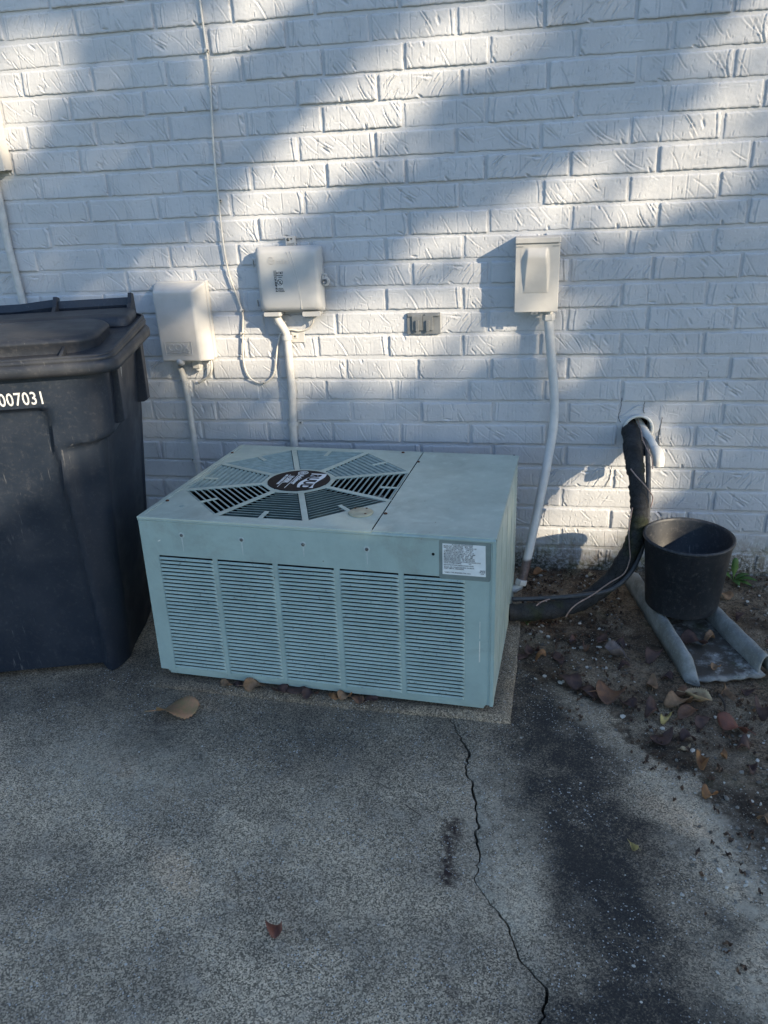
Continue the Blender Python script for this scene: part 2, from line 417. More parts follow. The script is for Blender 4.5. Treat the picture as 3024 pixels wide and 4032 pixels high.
def ground_sheet(name, side):
    ys = -np.concatenate([np.linspace(0, 2.2, 260), np.linspace(2.23, 3.0, 16)])
    yy = np.interp(-ys, cy_, cx_) + .020 * vnoise(-ys * 34, ys * 0 + 3.3, 12) + .014 * vnoise(-ys * 85, ys * 0 + 1.3, 13)
    wdt = .0008 + .0046 * np.clip(vnoise(-ys * 22, ys * 0 + 7.7, 14) + .35, 0, 1) ** 1.5
    nx = 120
    t = np.linspace(0, 1, nx) ** 1.0
    rows = []
    for y, xc, w in zip(ys, yy, wdt):
        if side < 0:
            r = -2.6 + (xc - w + 2.6) * t
        else:
            r = xc + w + (1.9 - xc - w) * t
        rows.append(r)
    X = np.array(rows); Y = np.repeat(ys[:, None], nx, 1); Z = ground_h(X, Y)
    e = 0 if side > 0 else nx - 1
    Z[:, e] -= .003
    ny = len(ys); v = np.stack([X, Y, Z], -1).reshape(-1, 3)
    mb = MB()
    f = [(i * nx + j, (i + 1) * nx + j, (i + 1) * nx + j + 1, i * nx + j + 1) for i in range(ny - 1) for j in range(nx - 1)]
    mb.add(v, f, True)
    lo = [(X[i, e], ys[i], Z[i, e] - .03) for i in range(ny)]; hi = [(X[i, e], ys[i], Z[i, e]) for i in range(ny)]
    mb.add(hi + lo, [((i, i + 1, ny + i + 1, ny + i) if side > 0 else (i + 1, i, ny + i, ny + i + 1)) for i in range(ny - 1)])
    o = mb.build(name, m_ground); tag(o, kind='structure')
    V = np.array(mb.v); AX, AY = V[:, 0], V[:, 1]
    so = soil_f(AX, AY) * (.42 + .58 * sstep(-1.30, -1.0, AY + .05 * vnoise(AX * 12, AY * 12, 61)))
    d = seg_dist(AX, AY, STAIN) + .13 * vnoise(AX * 7 + 3, AY * 7 + 3, 21) + .07 * vnoise(AX * 22 + 3, AY * 22 + 3, 22) + .04 * vnoise(AX * 50 + 3, AY * 50 + 3, 23)
    st = sstep(.26, .04, d) * 1.2
    st = np.maximum(st, .62 * sstep(.42, .02, np.abs(AY + .88)) * sstep(.25, -.1, AX))          # broad darker band before the pad
    st = np.maximum(st, .62 * sstep(.22, .02, seg_dist(AX, AY, [(-1.0, -1.02), (-.6, -1.05), (-.25, -1.02)])))
    st = np.maximum(st, .75 * sstep(.12, .02, seg_dist(AX, AY, [(-1.15, -.72), (-1.07, -.95)])))
    st = np.maximum(st, .85 * sstep(.10, .02, seg_dist(AX, AY, [(.5, -1.1), (.55, -1.25), (.6, -1.5)])))
    pl = .45 * sstep(.10, .0, seg_dist(AX, AY, [(.14, -.76), (.26, -.95), (.36, -1.08), (.40, -1.3), (.39, -1.6)]) + .04 * vnoise(AX * 12, AY * 12, 31))
    pl = np.maximum(pl, .8 * sstep(.36, .46, AX) * sstep(-1.0, -1.15, AY))
    pl = np.maximum(pl, .45 * sstep(.14, .02, seg_dist(AX, AY, [(-.05, -1.15), (.0, -1.3), (-.02, -1.45)])))
    pl = np.maximum(pl, .35 * sstep(.2, .02, seg_dist(AX, AY, [(-1.1, -1.15), (-.85, -1.2)])))
    oil = sstep(.020, .008, seg_dist(AX, AY, [(-.128, -1.262), (-.133, -1.34), (-.130, -1.432)]) + .012 * vnoise(AX * 60, AY * 60, 33))
    oil = np.maximum(oil, .6 * sstep(.012, .004, seg_dist(AX, AY, [(-.108, -1.639), (-.071, -1.704)])))
    for n, a in (('soil', so), ('stain', st), ('pale', pl), ('oil', oil)):
        at = o.data.attributes.new(n, 'FLOAT', 'POINT'); at.data.foreach_set('value', np.asarray(a, dtype=np.float32))
    return o
ground_sheet('driveway', -1); ground_sheet('driveway', 1)
cb = MB(); cb.add([(-2.6, 0, -.028), (-2.6, -3, -.028), (1.9, -3, -.028), (1.9, 0, -.028)], [(0, 1, 2, 3)])
tag(cb.build('crack_bed', m_dirt_dark), kind='structure')
gb = MB()
for (x0, x1, y0, y1) in ((-60, -2.6, -60, 0), (1.9, 60, -60, 0), (-2.6, 1.9, -60, -3.0)):
    gb.add([(x0, y0, -.006), (x1, y0, -.006), (x1, y1, -.006), (x0, y1, -.006)], [(0, 1, 2, 3)])
gb.add([(-900, -900, -.04), (900, -900, -.04), (900, 900, -.04), (-900, 900, -.04)], [(0, 1, 2, 3)])
tag(gb.build('ground', m_lawn), kind='structure')

# ------------------------------------------------------------------ brick wall
LB, HB, Z0 = .2515, .0775, .47
JT = .0105
ROWS = {18: [-1.478], 17: [-1.653, -1.402, -1.143, -0.893, -0.639, -0.387, -0.13], 16: [-1.476, -1.224, -0.975, -0.732, -0.477, -0.223, 0.024, 0.273, 0.526], 15: [-1.627, -1.377, -1.125, -0.878, -0.625, -0.378, -0.129, 0.12, 0.376],
 14: [-1.72, -1.471, -1.215, -0.966, -0.712, -0.461, -0.211, 0.04, 0.289, 0.545], 13: [-1.646, -1.396, -1.141, -0.887, -0.639, -0.387, -0.136, 0.122, 0.378, 0.634], 12: [-1.721, -1.471, -1.218, -0.977, -0.721, -0.476, -0.227, 0.025, 0.282, 0.534],
 11: [-1.637, -1.388, -1.133, -0.885, -0.636, -0.383, -0.137, 0.114, 0.366, 0.621], 10: [-1.719, -1.471, -1.22, -0.966, -0.716, -0.464, -0.215, 0.037, 0.289, 0.545], 9: [-1.636, -1.383, -1.129, -0.878, -0.627, -0.378, -0.126, 0.126, 0.381, 0.634],
 8: [-1.706, -1.455, -1.204, -0.958, -0.707, -0.457, -0.206, 0.046, 0.298, 0.55], 7: [-1.63, -1.377, -1.126, -0.874, -0.622, -0.373, -0.122, 0.129, 0.379, 0.635], 6: [-1.726, -1.476, -1.222, -.968, -.715, -0.462, -0.208, .042, 0.292, 0.544],
 5: [-0.638, -.383, -.127, 0.128, 0.377, 0.636], 4: [-0.964, -0.708, -0.461, -0.209, .046, 0.301, 0.554], 3: [-1.357, -1.107, -.86, -0.613, -0.362, -0.113, 0.137, 0.389, 0.643], 2: [-1.192, -0.937, -0.691, -0.44, -0.189, 0.064, 0.317, 0.575],
 1: [-1.361, -1.11, -.857, -0.604, -0.354, -0.105, 0.146, 0.437, 0.64], 0: [-1.178, -0.921, -0.678, -0.428, -0.183, 0.08, .318, 0.443, 0.563], -1: [-1.354, -1.107, -.857, -0.606, -0.358, -0.105, 0.146, .397, 0.648], -2: [0.073, 0.312, 0.571, 0.808],
 -3: [0.14, .393, 0.647], -4: [.06, 0.312, .568, 0.825], -5: [0.144], -6: [0.057, 0.302, .557, 0.813]}
BW, BH = LB - JT, HB - JT
def brick_mesh(seed, nx, ny, w, h, fine=True):
    r = np.random.default_rng(seed)
    gx = np.linspace(-w / 2, w / 2, nx); gy = np.linspace(-h / 2, h / 2, ny)
    # pull the outer rings tight so the arris is crisp
    gx[1] = gx[0] + .0016; gx[-2] = gx[-1] - .0016; gy[1] = gy[0] + .0016; gy[-2] = gy[-1] - .0016
    X, Y = np.meshgrid(gx, gy); o1 = r.random(2) * 40
    D = .0016 * vnoise(X * 25 + o1[0], Y * 25 + o1[1], seed + 1) + .0005 * vnoise(X * 160 + o1[0], Y * 160 + 9, seed + 2)
    D += r.normal(0, .0012) + X * r.normal(0, .005) + Y * r.normal(0, .016)
    if fine:
        def line(px, py, ang, ln, dep, wd, curv=0, lip=.5):
            nonlocal D
            c, s = math.cos(ang), math.sin(ang)
            u = (X - px) * c + (Y - py) * s; v = -(X - px) * s + (Y - py) * c - curv * u * u
            m = sstep(ln / 2, ln / 2 * .75, np.abs(u)) * dep
            D = D - m * np.exp(-(v / wd) ** 2) + lip * m * np.exp(-((v + wd * 1.9) / (wd * 1.1)) ** 2)
        base = r.choice([-.9, -1.0, -.75, -1.05, .8], p=[.3, .25, .2, .15, .1])
        for _ in range(r.integers(2, 14)):
            line(r.uniform(-w / 2, w / 2), r.uniform(-h / 2, h / 2), base + r.normal(0, .14), r.uniform(.02, .09), r.uniform(.0010, .0034), r.uniform(.0011, .0019), r.normal(0, 2.5), r.uniform(.3, 1.0))
        for _ in range(r.integers(3, 7)):
            line(r.uniform(-w / 2, w / 2), r.uniform(-.01, .01), PI / 2 + r.normal(0, .02), r.uniform(.03, .1), r.uniform(.0008, .0022), .0011, 0, .4)
        for _ in range(r.integers(12, 30)):
            line(r.uniform(-w / 2, w / 2), r.uniform(-h / 2, h / 2), PI / 2 + r.normal(0, .1), r.uniform(.005, .016), r.uniform(.0009, .0026), .0012, 0, .6)
        for _ in range(r.integers(1, 4)):
            line(r.uniform(-w / 2, w / 2), r.uniform(-h / 2, h / 2), r.normal(0, .2), r.uniform(.015, .06), r.uniform(.0005, .0014), .0013, r.normal(0, 5), .6)
        for _ in range(r.integers(0, 3)):      # torn, leaf-shaped gouges
            px, py, a = r.uniform(-w / 2, w / 2), r.choice([-1, 1]) * r.uniform(.006, h / 2), -1.0 + r.normal(0, .35)
            c, s = math.cos(a), math.sin(a); u = ((X - px) * c + (Y - py) * s) / r.uniform(.010, .018); v = (-(X - px) * s + (Y - py) * c) / r.uniform(.0028, .0048)
            D -= r.uniform(.003, .0065) * np.clip(1 - u * u - v * v, 0, 1) ** .7
            D += .0016 * np.exp(-(u * u) - (v + 1.6) ** 2)
        if r.random() < .45:                   # curved fold at one end
            sgn = r.choice([-1, 1]); line(sgn * (w / 2 - r.uniform(.008, .02)), 0, PI / 2 + .08 * sgn, .09, r.uniform(.0015, .003), .0018, r.normal(0, 4), .7)
        for _ in range(r.integers(6, 16)):
            px, py, rr = r.uniform(-w / 2, w / 2), r.uniform(-h / 2, h / 2), r.uniform(.0012, .0024)
            D -= r.uniform(.0006, .002) * np.exp(-((X - px) ** 2 + (Y - py) ** 2) / rr ** 2)
    ex = np.minimum(X + w / 2, w / 2 - X); ey = np.minimum(Y + h / 2, h / 2 - Y)
    e = np.minimum(ex, ey)
    D -= .0022 * np.exp(-(e / .0016) ** 2) * (1 + 1.2 * vnoise(X * 110, Y * 110 + 4, seed + 5))
    jag = .0022 if fine else .001
    PX = X + np.where(ex < .004, jag * vnoise(Y * 120 + 11, X * 30, seed + 6), 0)
    PY = Y + np.where(ey < .004, jag * vnoise(X * 120 + 7, Y * 30, seed + 7), 0)
    v = np.stack([PX, -D, PY], -1).reshape(-1, 3)
    f = [(i * nx + j, i * nx + j + 1, (i + 1) * nx + j + 1, (i + 1) * nx + j) for i in range(ny - 1) for j in range(nx - 1)]
    ring = [j for j in range(nx)] + [i * nx + nx - 1 for i in range(1, ny)] + [(ny - 1) * nx + j for j in range(nx - 2, -1, -1)] + [i * nx for i in range(ny - 2, 0, -1)]
    n0 = len(v); back = v[ring].copy(); back[:, 1] = .016
    m = len(ring)
    f2 = [(ring[(k + 1) % m], ring[k], n0 + k, n0 + (k + 1) % m) for k in range(m)]
    mb = MB(); mb.add(np.concatenate([v, back]), f + f2, True)
    return mb
full_m = []; 
for i in range(30):
    me = brick_mesh(100 + i, 100, 32, BW, BH).mesh('brick'); me.materials.append(m_brick); full_m.append(me)
half_m = []
for i in range(5):
    me = brick_mesh(300 + i, 50, 32, BW / 2, BH).mesh('brick'); me.materials.append(m_brick); half_m.append(me)
coarse = [brick_mesh(400 + i, 22, 9, BW, BH, False) for i in range(6)]

wall = thing('brick_wall', 'white painted textured brick house wall behind the air conditioner', 'wall', (0, 0, 0))
SLV = (.378, .535)      # pipe sleeve through the wall
outer_bricks = MB()
for r in range(-6, 31):
    zc = Z0 + (r + .5) * HB
    js = list(ROWS.get(r, [(-.463 if r % 2 == 0 else -.380) + random.uniform(-.005, .005)]))
    while js[-1] < 2.7: js.append(js[-1] + LB)
    while js[0] > -3.3: js.insert(0, js[0] - LB)
    for a, b in zip(js[:-1], js[1:]):
        segs = [(a + JT / 2, b - JT / 2)]
        if r in (0, 1):
            new = []
            for (s0, s1) in segs:      # cut away round the sleeve
                lo, hi = SLV[0] - .068, SLV[0] + .062
                if s1 > lo and s0 < hi:
                    if s0 < lo - .03: new.append((s0, lo))
                    if s1 > hi + .03: new.append((hi, s1))
                else: new.append((s0, s1))
            segs = new
        for s0, s1 in segs:
            cxb = (s0 + s1) / 2; wd = s1 - s0
            if -2.0 < cxb < .98 and r <= 18:
                pool = full_m if wd > .17 else half_m; base = BW if wd > .17 else BW / 2
                o = bpy.data.objects.new('brick', pool[rng.integers(len(pool))]); link(o, wall)
                o.location = (cxb, rng.normal(0, .0012), zc + rng.normal(0, .0013)); o.scale = (wd / base, 1, 1)
                o.rotation_euler = (0, rng.normal(0, .0055), 0)
            else:
                c = coarse[rng.integers(6)]
                outer_bricks.add([(p[0] * wd / BW + cxb, p[1], p[2] + zc) for p in c.v], c.f, True)
ob = outer_bricks.build('brick', m_brick, wall); tag(ob, kind='stuff')
# mortar bed with a round hole for the sleeve, recessed behind the brick faces
mm = MB(); mm.plate([(-3.4, -.06), (2.8, -.06), (2.8, 2.87), (-3.4, 2.87)], [circle(SLV[0], SLV[1], .0475, 32)], lambda u, v, d: (u, .0050 + d, v), .12)
mm.build('mortar', m_mortar, wall)
# cement patch round the sleeve
pm = MB(); outl = [(SLV[0] + (.075 + .012 * math.sin(3 * a) + .006 * math.sin(7 * a + 1)) * math.cos(a) * .9, SLV[1] + (.072 + .008 * math.cos(4 * a)) * math.sin(a)) for a in [2 * PI * k / 40 for k in range(40)]]
pm.plate(outl, [circle(SLV[0], SLV[1], .049, 32)], lambda u, v, d: (u, .0008 + .002 * math.sin(u * 90) * math.sin(v * 70) + d, v), .006)
pm.build('cement_patch', m_mortar, wall)
# hairline cracks in the paint round the sleeve and along the right-hand joints
for cr in ([(.318, .640), (.316, .600), (.312, .575), (.320, .556)], [(.452, .575), (.450, .545), (.447, .520), (.450, .490)], [(.392, .628), (.390, .600), (.394, .588)], [(.302, .398), (.300, .36), (.285, .32)]):
    h = MB(); h.tube([(p.x + .0012 * math.sin(i * 2.3), -.0006, p.y) for i, p in enumerate(spline([(x, z, 0) for x, z in cr], 5))], .0009, 5); h.build('paint_crack', m_dirt_dark, wall)
# weep holes
for x, z in ((-.567, .437), (-.03, .43)):
    h = MB(); h.tube([(x, -.002, z), (x, .02, z)], .0055, 8); h.build('weep_hole', m_black_in, wall)

# ------------------------------------------------------------------ concrete pad under the unit
pb = MB()
outl = [(-1.075, -.864), (-.55, -.893), (-.012, -.912), (.006, -.535), (.012, -.12), (-1.03, -.06)]
def ins(p, k): c = (-.53, -.48); return (p[0] + (c[0] - p[0]) * k, p[1] + (c[1] - p[1]) * k)
def dens(o, n=14):
    r = []
    for (a, b) in zip(o, o[1:] + o[:1]):
        for k in range(n): r.append((a[0] + (b[0] - a[0]) * k / n, a[1] + (b[1] - a[1]) * k / n))
    return r
O = dens(outl); jit = [(.006 * float(vnoise(np.array(i * .9), np.array(.3), 41)), .006 * float(vnoise(np.array(i * .9), np.array(7.3), 42))) for i in range(len(O))]
O = [(p[0] + j[0], p[1] + j[1]) for p, j in zip(O, jit)]
zt = lambda p: .006 + (-p[1] - .06) * .0125
pb.loft([[(p[0], p[1], -.02) for p in O], [(p[0], p[1], .005) for p in O], [(*ins(p, .012), zt(p) * .55 + .003) for p in O], [(*ins(p, .05), zt(p)) for p in O]], True, True, True)
pad = pb.build('concrete_pad', m_ground); at = pad.data.attributes.new('stain', 'FLOAT', 'POINT'); at.data.foreach_set('value', np.array([float(.30 * sstep(-.05, -.4, v.co.x) + .48) for v in pad.data.vertices], dtype=np.float32))
tag(pad, 'low worn concrete pad under the green air conditioner', 'pad')

# ------------------------------------------------------------------ air conditioner
A = Vector((.9979, -.064, -.0011)).normalized(); U = Vector((.004, .045, .999)).normalized(); Bv = U.cross(A)
ac = thing('air_conditioner', 'sage green boxy outdoor air conditioner with louvered front and octagonal fan grille', 'air conditioner')
SC = .9885
ac.matrix_world = Matrix(((A.x, Bv.x, U.x, -1.032), (A.y, Bv.y, U.y, -.840), (A.z, Bv.z, U.z, .0455), (0, 0, 0, 1))) @ Matrix.Scale(SC, 4)
AW, AD, AH = .987, .711, .488
# front panel with five louver openings
COLS = [(.050, .212), (.2265, .388), (.4025, .561), (.577, .736), (.750, .909)]
LZ0, LZ1 = .014, .377
fp = MB(); fp.plate([(.001, .003), (.985, .003), (.985, .480), (.001, .480)], [[(a, LZ0), (b, LZ0), (b, LZ1), (a, LZ1)] for a, b in COLS], lambda u, v, d: (u, d, v), .0016)
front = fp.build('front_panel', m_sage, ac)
lp = MB(); lp.tube([(.0, .004, .4815), (.985, .004, .4815)], .0055, 10); lp.build('top_lip', m_sage, ac)
sb = MB(); sb.box(.9745, .9765, -.0022, .0005, .004, .476); sb.box(.9775, .9865, -.0012, .004, .0, .479); sb.build('corner_trim', m_sage, ac)
# louvers: a curved strip leaning out at the foot
NL = 31; P = (LZ1 - LZ0) / NL
def louver_mesh(w):
    mb = MB(); nx = 26; prof = [(.0016, .19), (.0010, .14), (.0002, .08), (-.0009, -.04), (-.0019, -.15), (-.0025, -.24), (-.0022, -.30), (-.0012, -.31)]
    secs = []
    for i in range(nx):
        t = i / (nx - 1); x = -.0012 + (w + .0024) * t
        e = min(t, 1 - t) * w; k = 1 - max(0, 1 - e / .011) ** 2 if e < .011 else 1
        row = []
        for d, zf in prof:
            # ends die into the sheet and their top corners curl down
            zz = zf * P + (1 - k) * (-.42 * P if zf < -.2 else (.10 * P if zf > .2 else 0))
            row.append((x, d * (.12 + .88 * k) + .0004 * (1 - k), zz + .31 * P))
        secs.append(row)
    mb.loft(secs, False, False, True)
    me = mb.mesh('louver'); me.materials.append(m_louver); return me
for ci, (a, b) in enumerate(COLS):
    me = louver_mesh(b - a)
    for k in range(NL):
        o = bpy.data.objects.new('louver', me); link(o, ac); o.location = (a, 0, LZ0 + k * P)
        if ci == 3 and k == 16: o.rotation_euler = (.16, 0, -.004)
        m = o.modifiers.new('solid', 'SOLIDIFY'); m.thickness = .0006; m.offset = 1
# cabinet sides, back, inner dark liner, base pan
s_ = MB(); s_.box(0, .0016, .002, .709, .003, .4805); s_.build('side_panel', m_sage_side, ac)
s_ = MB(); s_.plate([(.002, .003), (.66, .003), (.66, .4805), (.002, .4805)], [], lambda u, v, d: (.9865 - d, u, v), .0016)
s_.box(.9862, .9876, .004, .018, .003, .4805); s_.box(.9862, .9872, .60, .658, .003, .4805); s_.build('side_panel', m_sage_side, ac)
s_ = MB()
for k in range(3): s_.box(.9868, .9874, .15 + k * .16, .156 + k * .16, .02, .46)
s_.build('side_rib', m_sage_side, ac)
s_ = MB(); s_.box(.002, .66, .7085, .7105, .003, .4805); s_.build('back_panel', m_sage_side, ac)
for k in range(40):
    pass
fn = MB()
for k in range(30): fn.box(.972, .9855, .664, .706, .012 + k * .0155, .0135 + k * .0155)
fn.build('coil_fins', m_zinc, ac)
ln = MB(); ln.box(.02, .965, .02, .69, .006, .462)
# open liner: five faces seen from inside through the gaps
ln.build('coil_liner', m_black_in, ac).data.polygons[1].use_smooth = False
bp_ = MB(); bp_.box(.026, .962, .006, .69, -.013, .0015); bp_.box(.022, .966, .004, .012, -.005, .0022); bp_.build('base_pan', m_sage, ac, .0015)
for fx, fy in ((.06, .05), (.92, .05), (.06, .64), (.92, .64)):
    s_ = MB(); s_.box(fx - .025, fx + .025, fy - .025, fy + .025, -.034 if fy < .3 else -.016, -.013); s_.build('foot', m_black_in, ac)
# remove liner top so the fan well is open
me = bpy.data.objects['coil_liner'].data
import bmesh
bm = bmesh.new(); bm.from_mesh(me); bm.faces.ensure_lookup_table()
bmesh.ops.delete(bm, geom=[f for f in bm.faces if f.normal.z > .9], context='FACES_ONLY'); bm.to_mesh(me); bm.free()

# top: fan panel with octagon, cover panel on the right
OC = (.3445, .360); RO = .3435
OCT = [(OC[0] + RO * math.cos(PI / 8 + k * PI / 4), OC[1] + RO * math.sin(PI / 8 + k * PI / 4)) for k in range(8)]
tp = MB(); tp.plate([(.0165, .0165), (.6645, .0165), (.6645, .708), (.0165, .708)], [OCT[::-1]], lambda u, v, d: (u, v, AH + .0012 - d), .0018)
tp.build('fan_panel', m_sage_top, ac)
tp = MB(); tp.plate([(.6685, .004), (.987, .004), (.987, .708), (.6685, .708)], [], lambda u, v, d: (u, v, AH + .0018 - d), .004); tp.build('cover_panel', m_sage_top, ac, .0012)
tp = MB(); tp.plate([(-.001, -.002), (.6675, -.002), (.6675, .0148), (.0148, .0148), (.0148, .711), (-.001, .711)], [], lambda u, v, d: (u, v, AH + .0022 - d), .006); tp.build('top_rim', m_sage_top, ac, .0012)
tp = MB(); tp.box(.016, .985, .708, .7115, AH - .012, AH + .0012); tp.build('back_lip', m_sage_top, ac)
RI = .104
for k in range(8):       # spokes
    a = PI / 8 + k * PI / 4
    M = Matrix.Translation((OC[0], OC[1], AH)) @ Matrix.Rotation(a, 4, 'Z')
    s_ = MB(); s_.box(.09, RO * 1.005, -.0085, .0085, -.0012, .0014, M); s_.build('grille_spoke', m_sage_top, ac)
AP = RO * math.cos(PI / 8); NS = 12
for k in range(8):
    ang = PI / 8 + PI / 8 + k * PI / 4
    M = Matrix.Translation((OC[0], OC[1], AH)) @ Matrix.Rotation(ang, 4, 'Z')
    pitch = (AP - .108) / NS
    tabo = random.choice([-.02, .0, .018])
    for j in range(NS):
        rr = .108 + (j + .5) * pitch
        hw = rr * math.tan(PI / 8) - .0105
        spans = [(-hw, hw)]
        if j >= NS - 3: spans = [(-hw, tabo - .006), (tabo + .006, hw)]
        for (y0, y1) in spans:
            s_ = MB(); r1 = pitch * .50
            q = [(rr + r1 * .85, y0, .0004), (rr + r1 * .85, y1, .0004), (rr + r1 * .05, y1, -.0012), (rr + r1 * .05, y0, -.0012), (rr - r1 * .75, y0 + .002, -.0115), (rr - r1 * .75, y1 - .002, -.0115)]
            q2 = [(p[0] - .0004, p[1], p[2] - .0010) for p in q]
            s_.add([M @ Vector(p) for p in q + q2], [(0, 3, 2, 1), (3, 4, 5, 2), (6, 7, 8, 9), (9, 8, 11, 10), (0, 1, 7, 6), (4, 10, 11, 5), (0, 6, 9, 3), (3, 9, 10, 4), (1, 2, 8, 7), (2, 5, 11, 8)])
            s_.build('grille_slat', m_slat_shaded, ac)
    s_ = MB(); s_.box(AP - pitch * 3.1, AP + .002, tabo - .006, tabo + .006, -.0012, .0011, M); s_.build('grille_tab', m_sage_top, ac)
    s_ = MB(); s_.box(.094, .109, -.047, .047, -.0012, .0010, M); s_.build('grille_ring', m_sage_top, ac)
# fan motor and blades below the grille
s_ = MB(); s_.lathe([(.07, .30), (.075, .32), (.075, .42), (.05, .43)], (OC[0], OC[1], 0), 24); s_.build('fan_motor', m_black_in, ac)
for k in range(4):
    M = Matrix.Translation((OC[0], OC[1], .39)) @ Matrix.Rotation(k * PI / 2 + .3, 4, 'Z') @ Matrix.Rotation(.45, 4, 'X')
    s_ = MB(); s_.box(.06, .26, -.05, .05, -.001, .001, M); s_.build('fan_blade', m_zinc, ac)
# badge
bd = MB(); bd.lathe([(.0965, 0), (.0965, .0016), (.095, .0022)], (OC[0], OC[1], AH + .0012), 56); badge = bd.build('badge', m_badge, ac)
def badge_f(u, v): return frame((OC[0] + v, OC[1] - u, AH + .0038), (0, -1, 0), (1, 0, 0))
fl = MB(); top = [(-.066 + .132 * t, .066 + .006 * math.sin(t * 6.0 + .4)) for t in [i / 16 for i in range(17)]]; bot = [(-.066 + .132 * t, .016 + .007 * math.sin(t * 6.0 + .4)) for t in [i / 16 for i in range(17)]]
fl.plate([(p[0], p[1]) for p in bot] + [(p[0], p[1]) for p in top[::-1]], [], lambda u, v, d: badge_f(u, v) @ Vector((0, 0, -.0002 - d)), .0008); fl.build('badge_flag', m_badge_ink, badge)
text('badge_lettering', 'RUUD', .046, badge_f(-.057, .024), m_badge, badge, .0003, sx=1.02, bold=.0018)
text('badge_lettering', 'Achiever', .024, badge_f(-.046, -.014), m_badge_ink, badge, .0003, sx=1.0, bold=.0005)
text('badge_lettering', '10 SEER', .020, badge_f(-.036, -.040), m_badge_ink, badge, .0003, sx=1.0, bold=.0004)
text('badge_lettering', 'AIR CONDITIONER', .0105, badge_f(-.043, -.056), m_badge_ink, badge, .0003, bold=.0003)
s_ = MB()
for v0, u0, u1 in ((-.0195, -.055, .078), (-.0445, -.045, .072)): s_.box(-u1 + OC[1], -u0 + OC[1], 0, 0, 0, 0) if False else s_.plate([(u0, v0), (u1, v0), (u1, v0 + .0018), (u0, v0 + .0018)], [], lambda u, v, d: badge_f(u, v) @ Vector((0, 0, -d)), .0006)
s_.build('badge_rule', m_badge_ink, badge)
s_ = MB()
for ra, rb in ((.0165, .0145), (.0125, .0115), (.008, .006), (.003, .0)):
    s_.plate(circle(-.068, -.010, ra, 28), [circle(-.068, -.010, rb, 28)[::-1]] if rb else [], lambda u, v, d: badge_f(u, v) @ Vector((0, 0, -d)), .0006)
s_.build('badge_seal', m_badge_ink, badge)
# cap, screws
s_ = MB(); s_.lathe([(.0335, 0), (.0345, .0025), (.031, .005), (.0, .0055)], (.607, .122, AH + .0012), 36); cap = s_.build('access_cap', m_cap, ac); tag(cap, 'cream round cap')
for x, y in ((.586, .142), (.624, .106), (.617, .147)):
    s_ = MB(); s_.lathe([(.0032, 0), (.0032, .0012), (.0, .0016)], (x, y, AH + .0064), 8); s_.build('cap_screw', m_rust, cap)
for x, y in ((.023, .128), (.011, .608), (.672, .594), (.675, .126), (.60, .69)):
    s_ = MB(); s_.lathe([(.0055, 0), (.0055, .0018), (.003, .0035), (0, .0038)], (x, y, AH + .0018), 8); s_.build('screw', m_rust, ac)
s_ = MB(); s_.lathe([(.0075, 0), (.0075, .0006)], (.086, .095, AH + .0011), 14); s_.lathe([(.0055, .0004), (.0055, .0008)], (.086, .095, AH + .0011), 14); s_.build('ring_mark', m_louver, ac)
for x, z in ((.128, .442), (.305, .441), (.480, .440), (.654, .439)):
    M = frame((x, -.0002, z), (1, 0, 0), (0, 0, 1))
    s_ = MB(); s_.lathe([(.0085, 0), (.0082, .0004)], (0, 0, 0), 16, M); s_.lathe([(.0072, .0002), (.0072, .0007)], (0, 0, 0), 16, M); s_.build('screw_washer', m_streak, ac)
    s_ = MB(); s_.lathe([(.0046, .0005), (.0046, .0022), (.003, .0034), (0, .0036)], (0, 0, 0), 10, M); s_.build('screw', m_screw, ac)
    s_ = MB(); L_ = random.uniform(.022, .045); s_.plate([(x - .0022, z - .008), (x + .0022, z - .008), (x + .0010, z - .008 - L_), (x - .0006, z - .008 - L_)], [], lambda u, v, d: (u, -.0003 + d, v), .0003); s_.build('lime_streak', m_streak, ac)
s_ = MB(); s_.tube([(.828, -.0004, .438), (.828, .004, .438)], .0040, 12); s_.build('screw_hole', m_black_in, ac)
s_ = MB()
for z0, z1, w in ((.205, .256, .0012), (.172, .198, .0022), (.134, .172, .0030)): s_.plate([(.949 - w / 2, z0), (.949 + w / 2, z0 + .002), (.949 + w / 3, z1), (.949 - w / 2, z1)], [], lambda u, v, d: (u, -.0004 + d, v), .0004)
s_.plate([(.052, .418), (.060, .420), (.061, .424), (.055, .422)], [], lambda u, v, d: (u, -.0004 + d, v), .0004); s_.build('paint_chip', m_chip, ac)
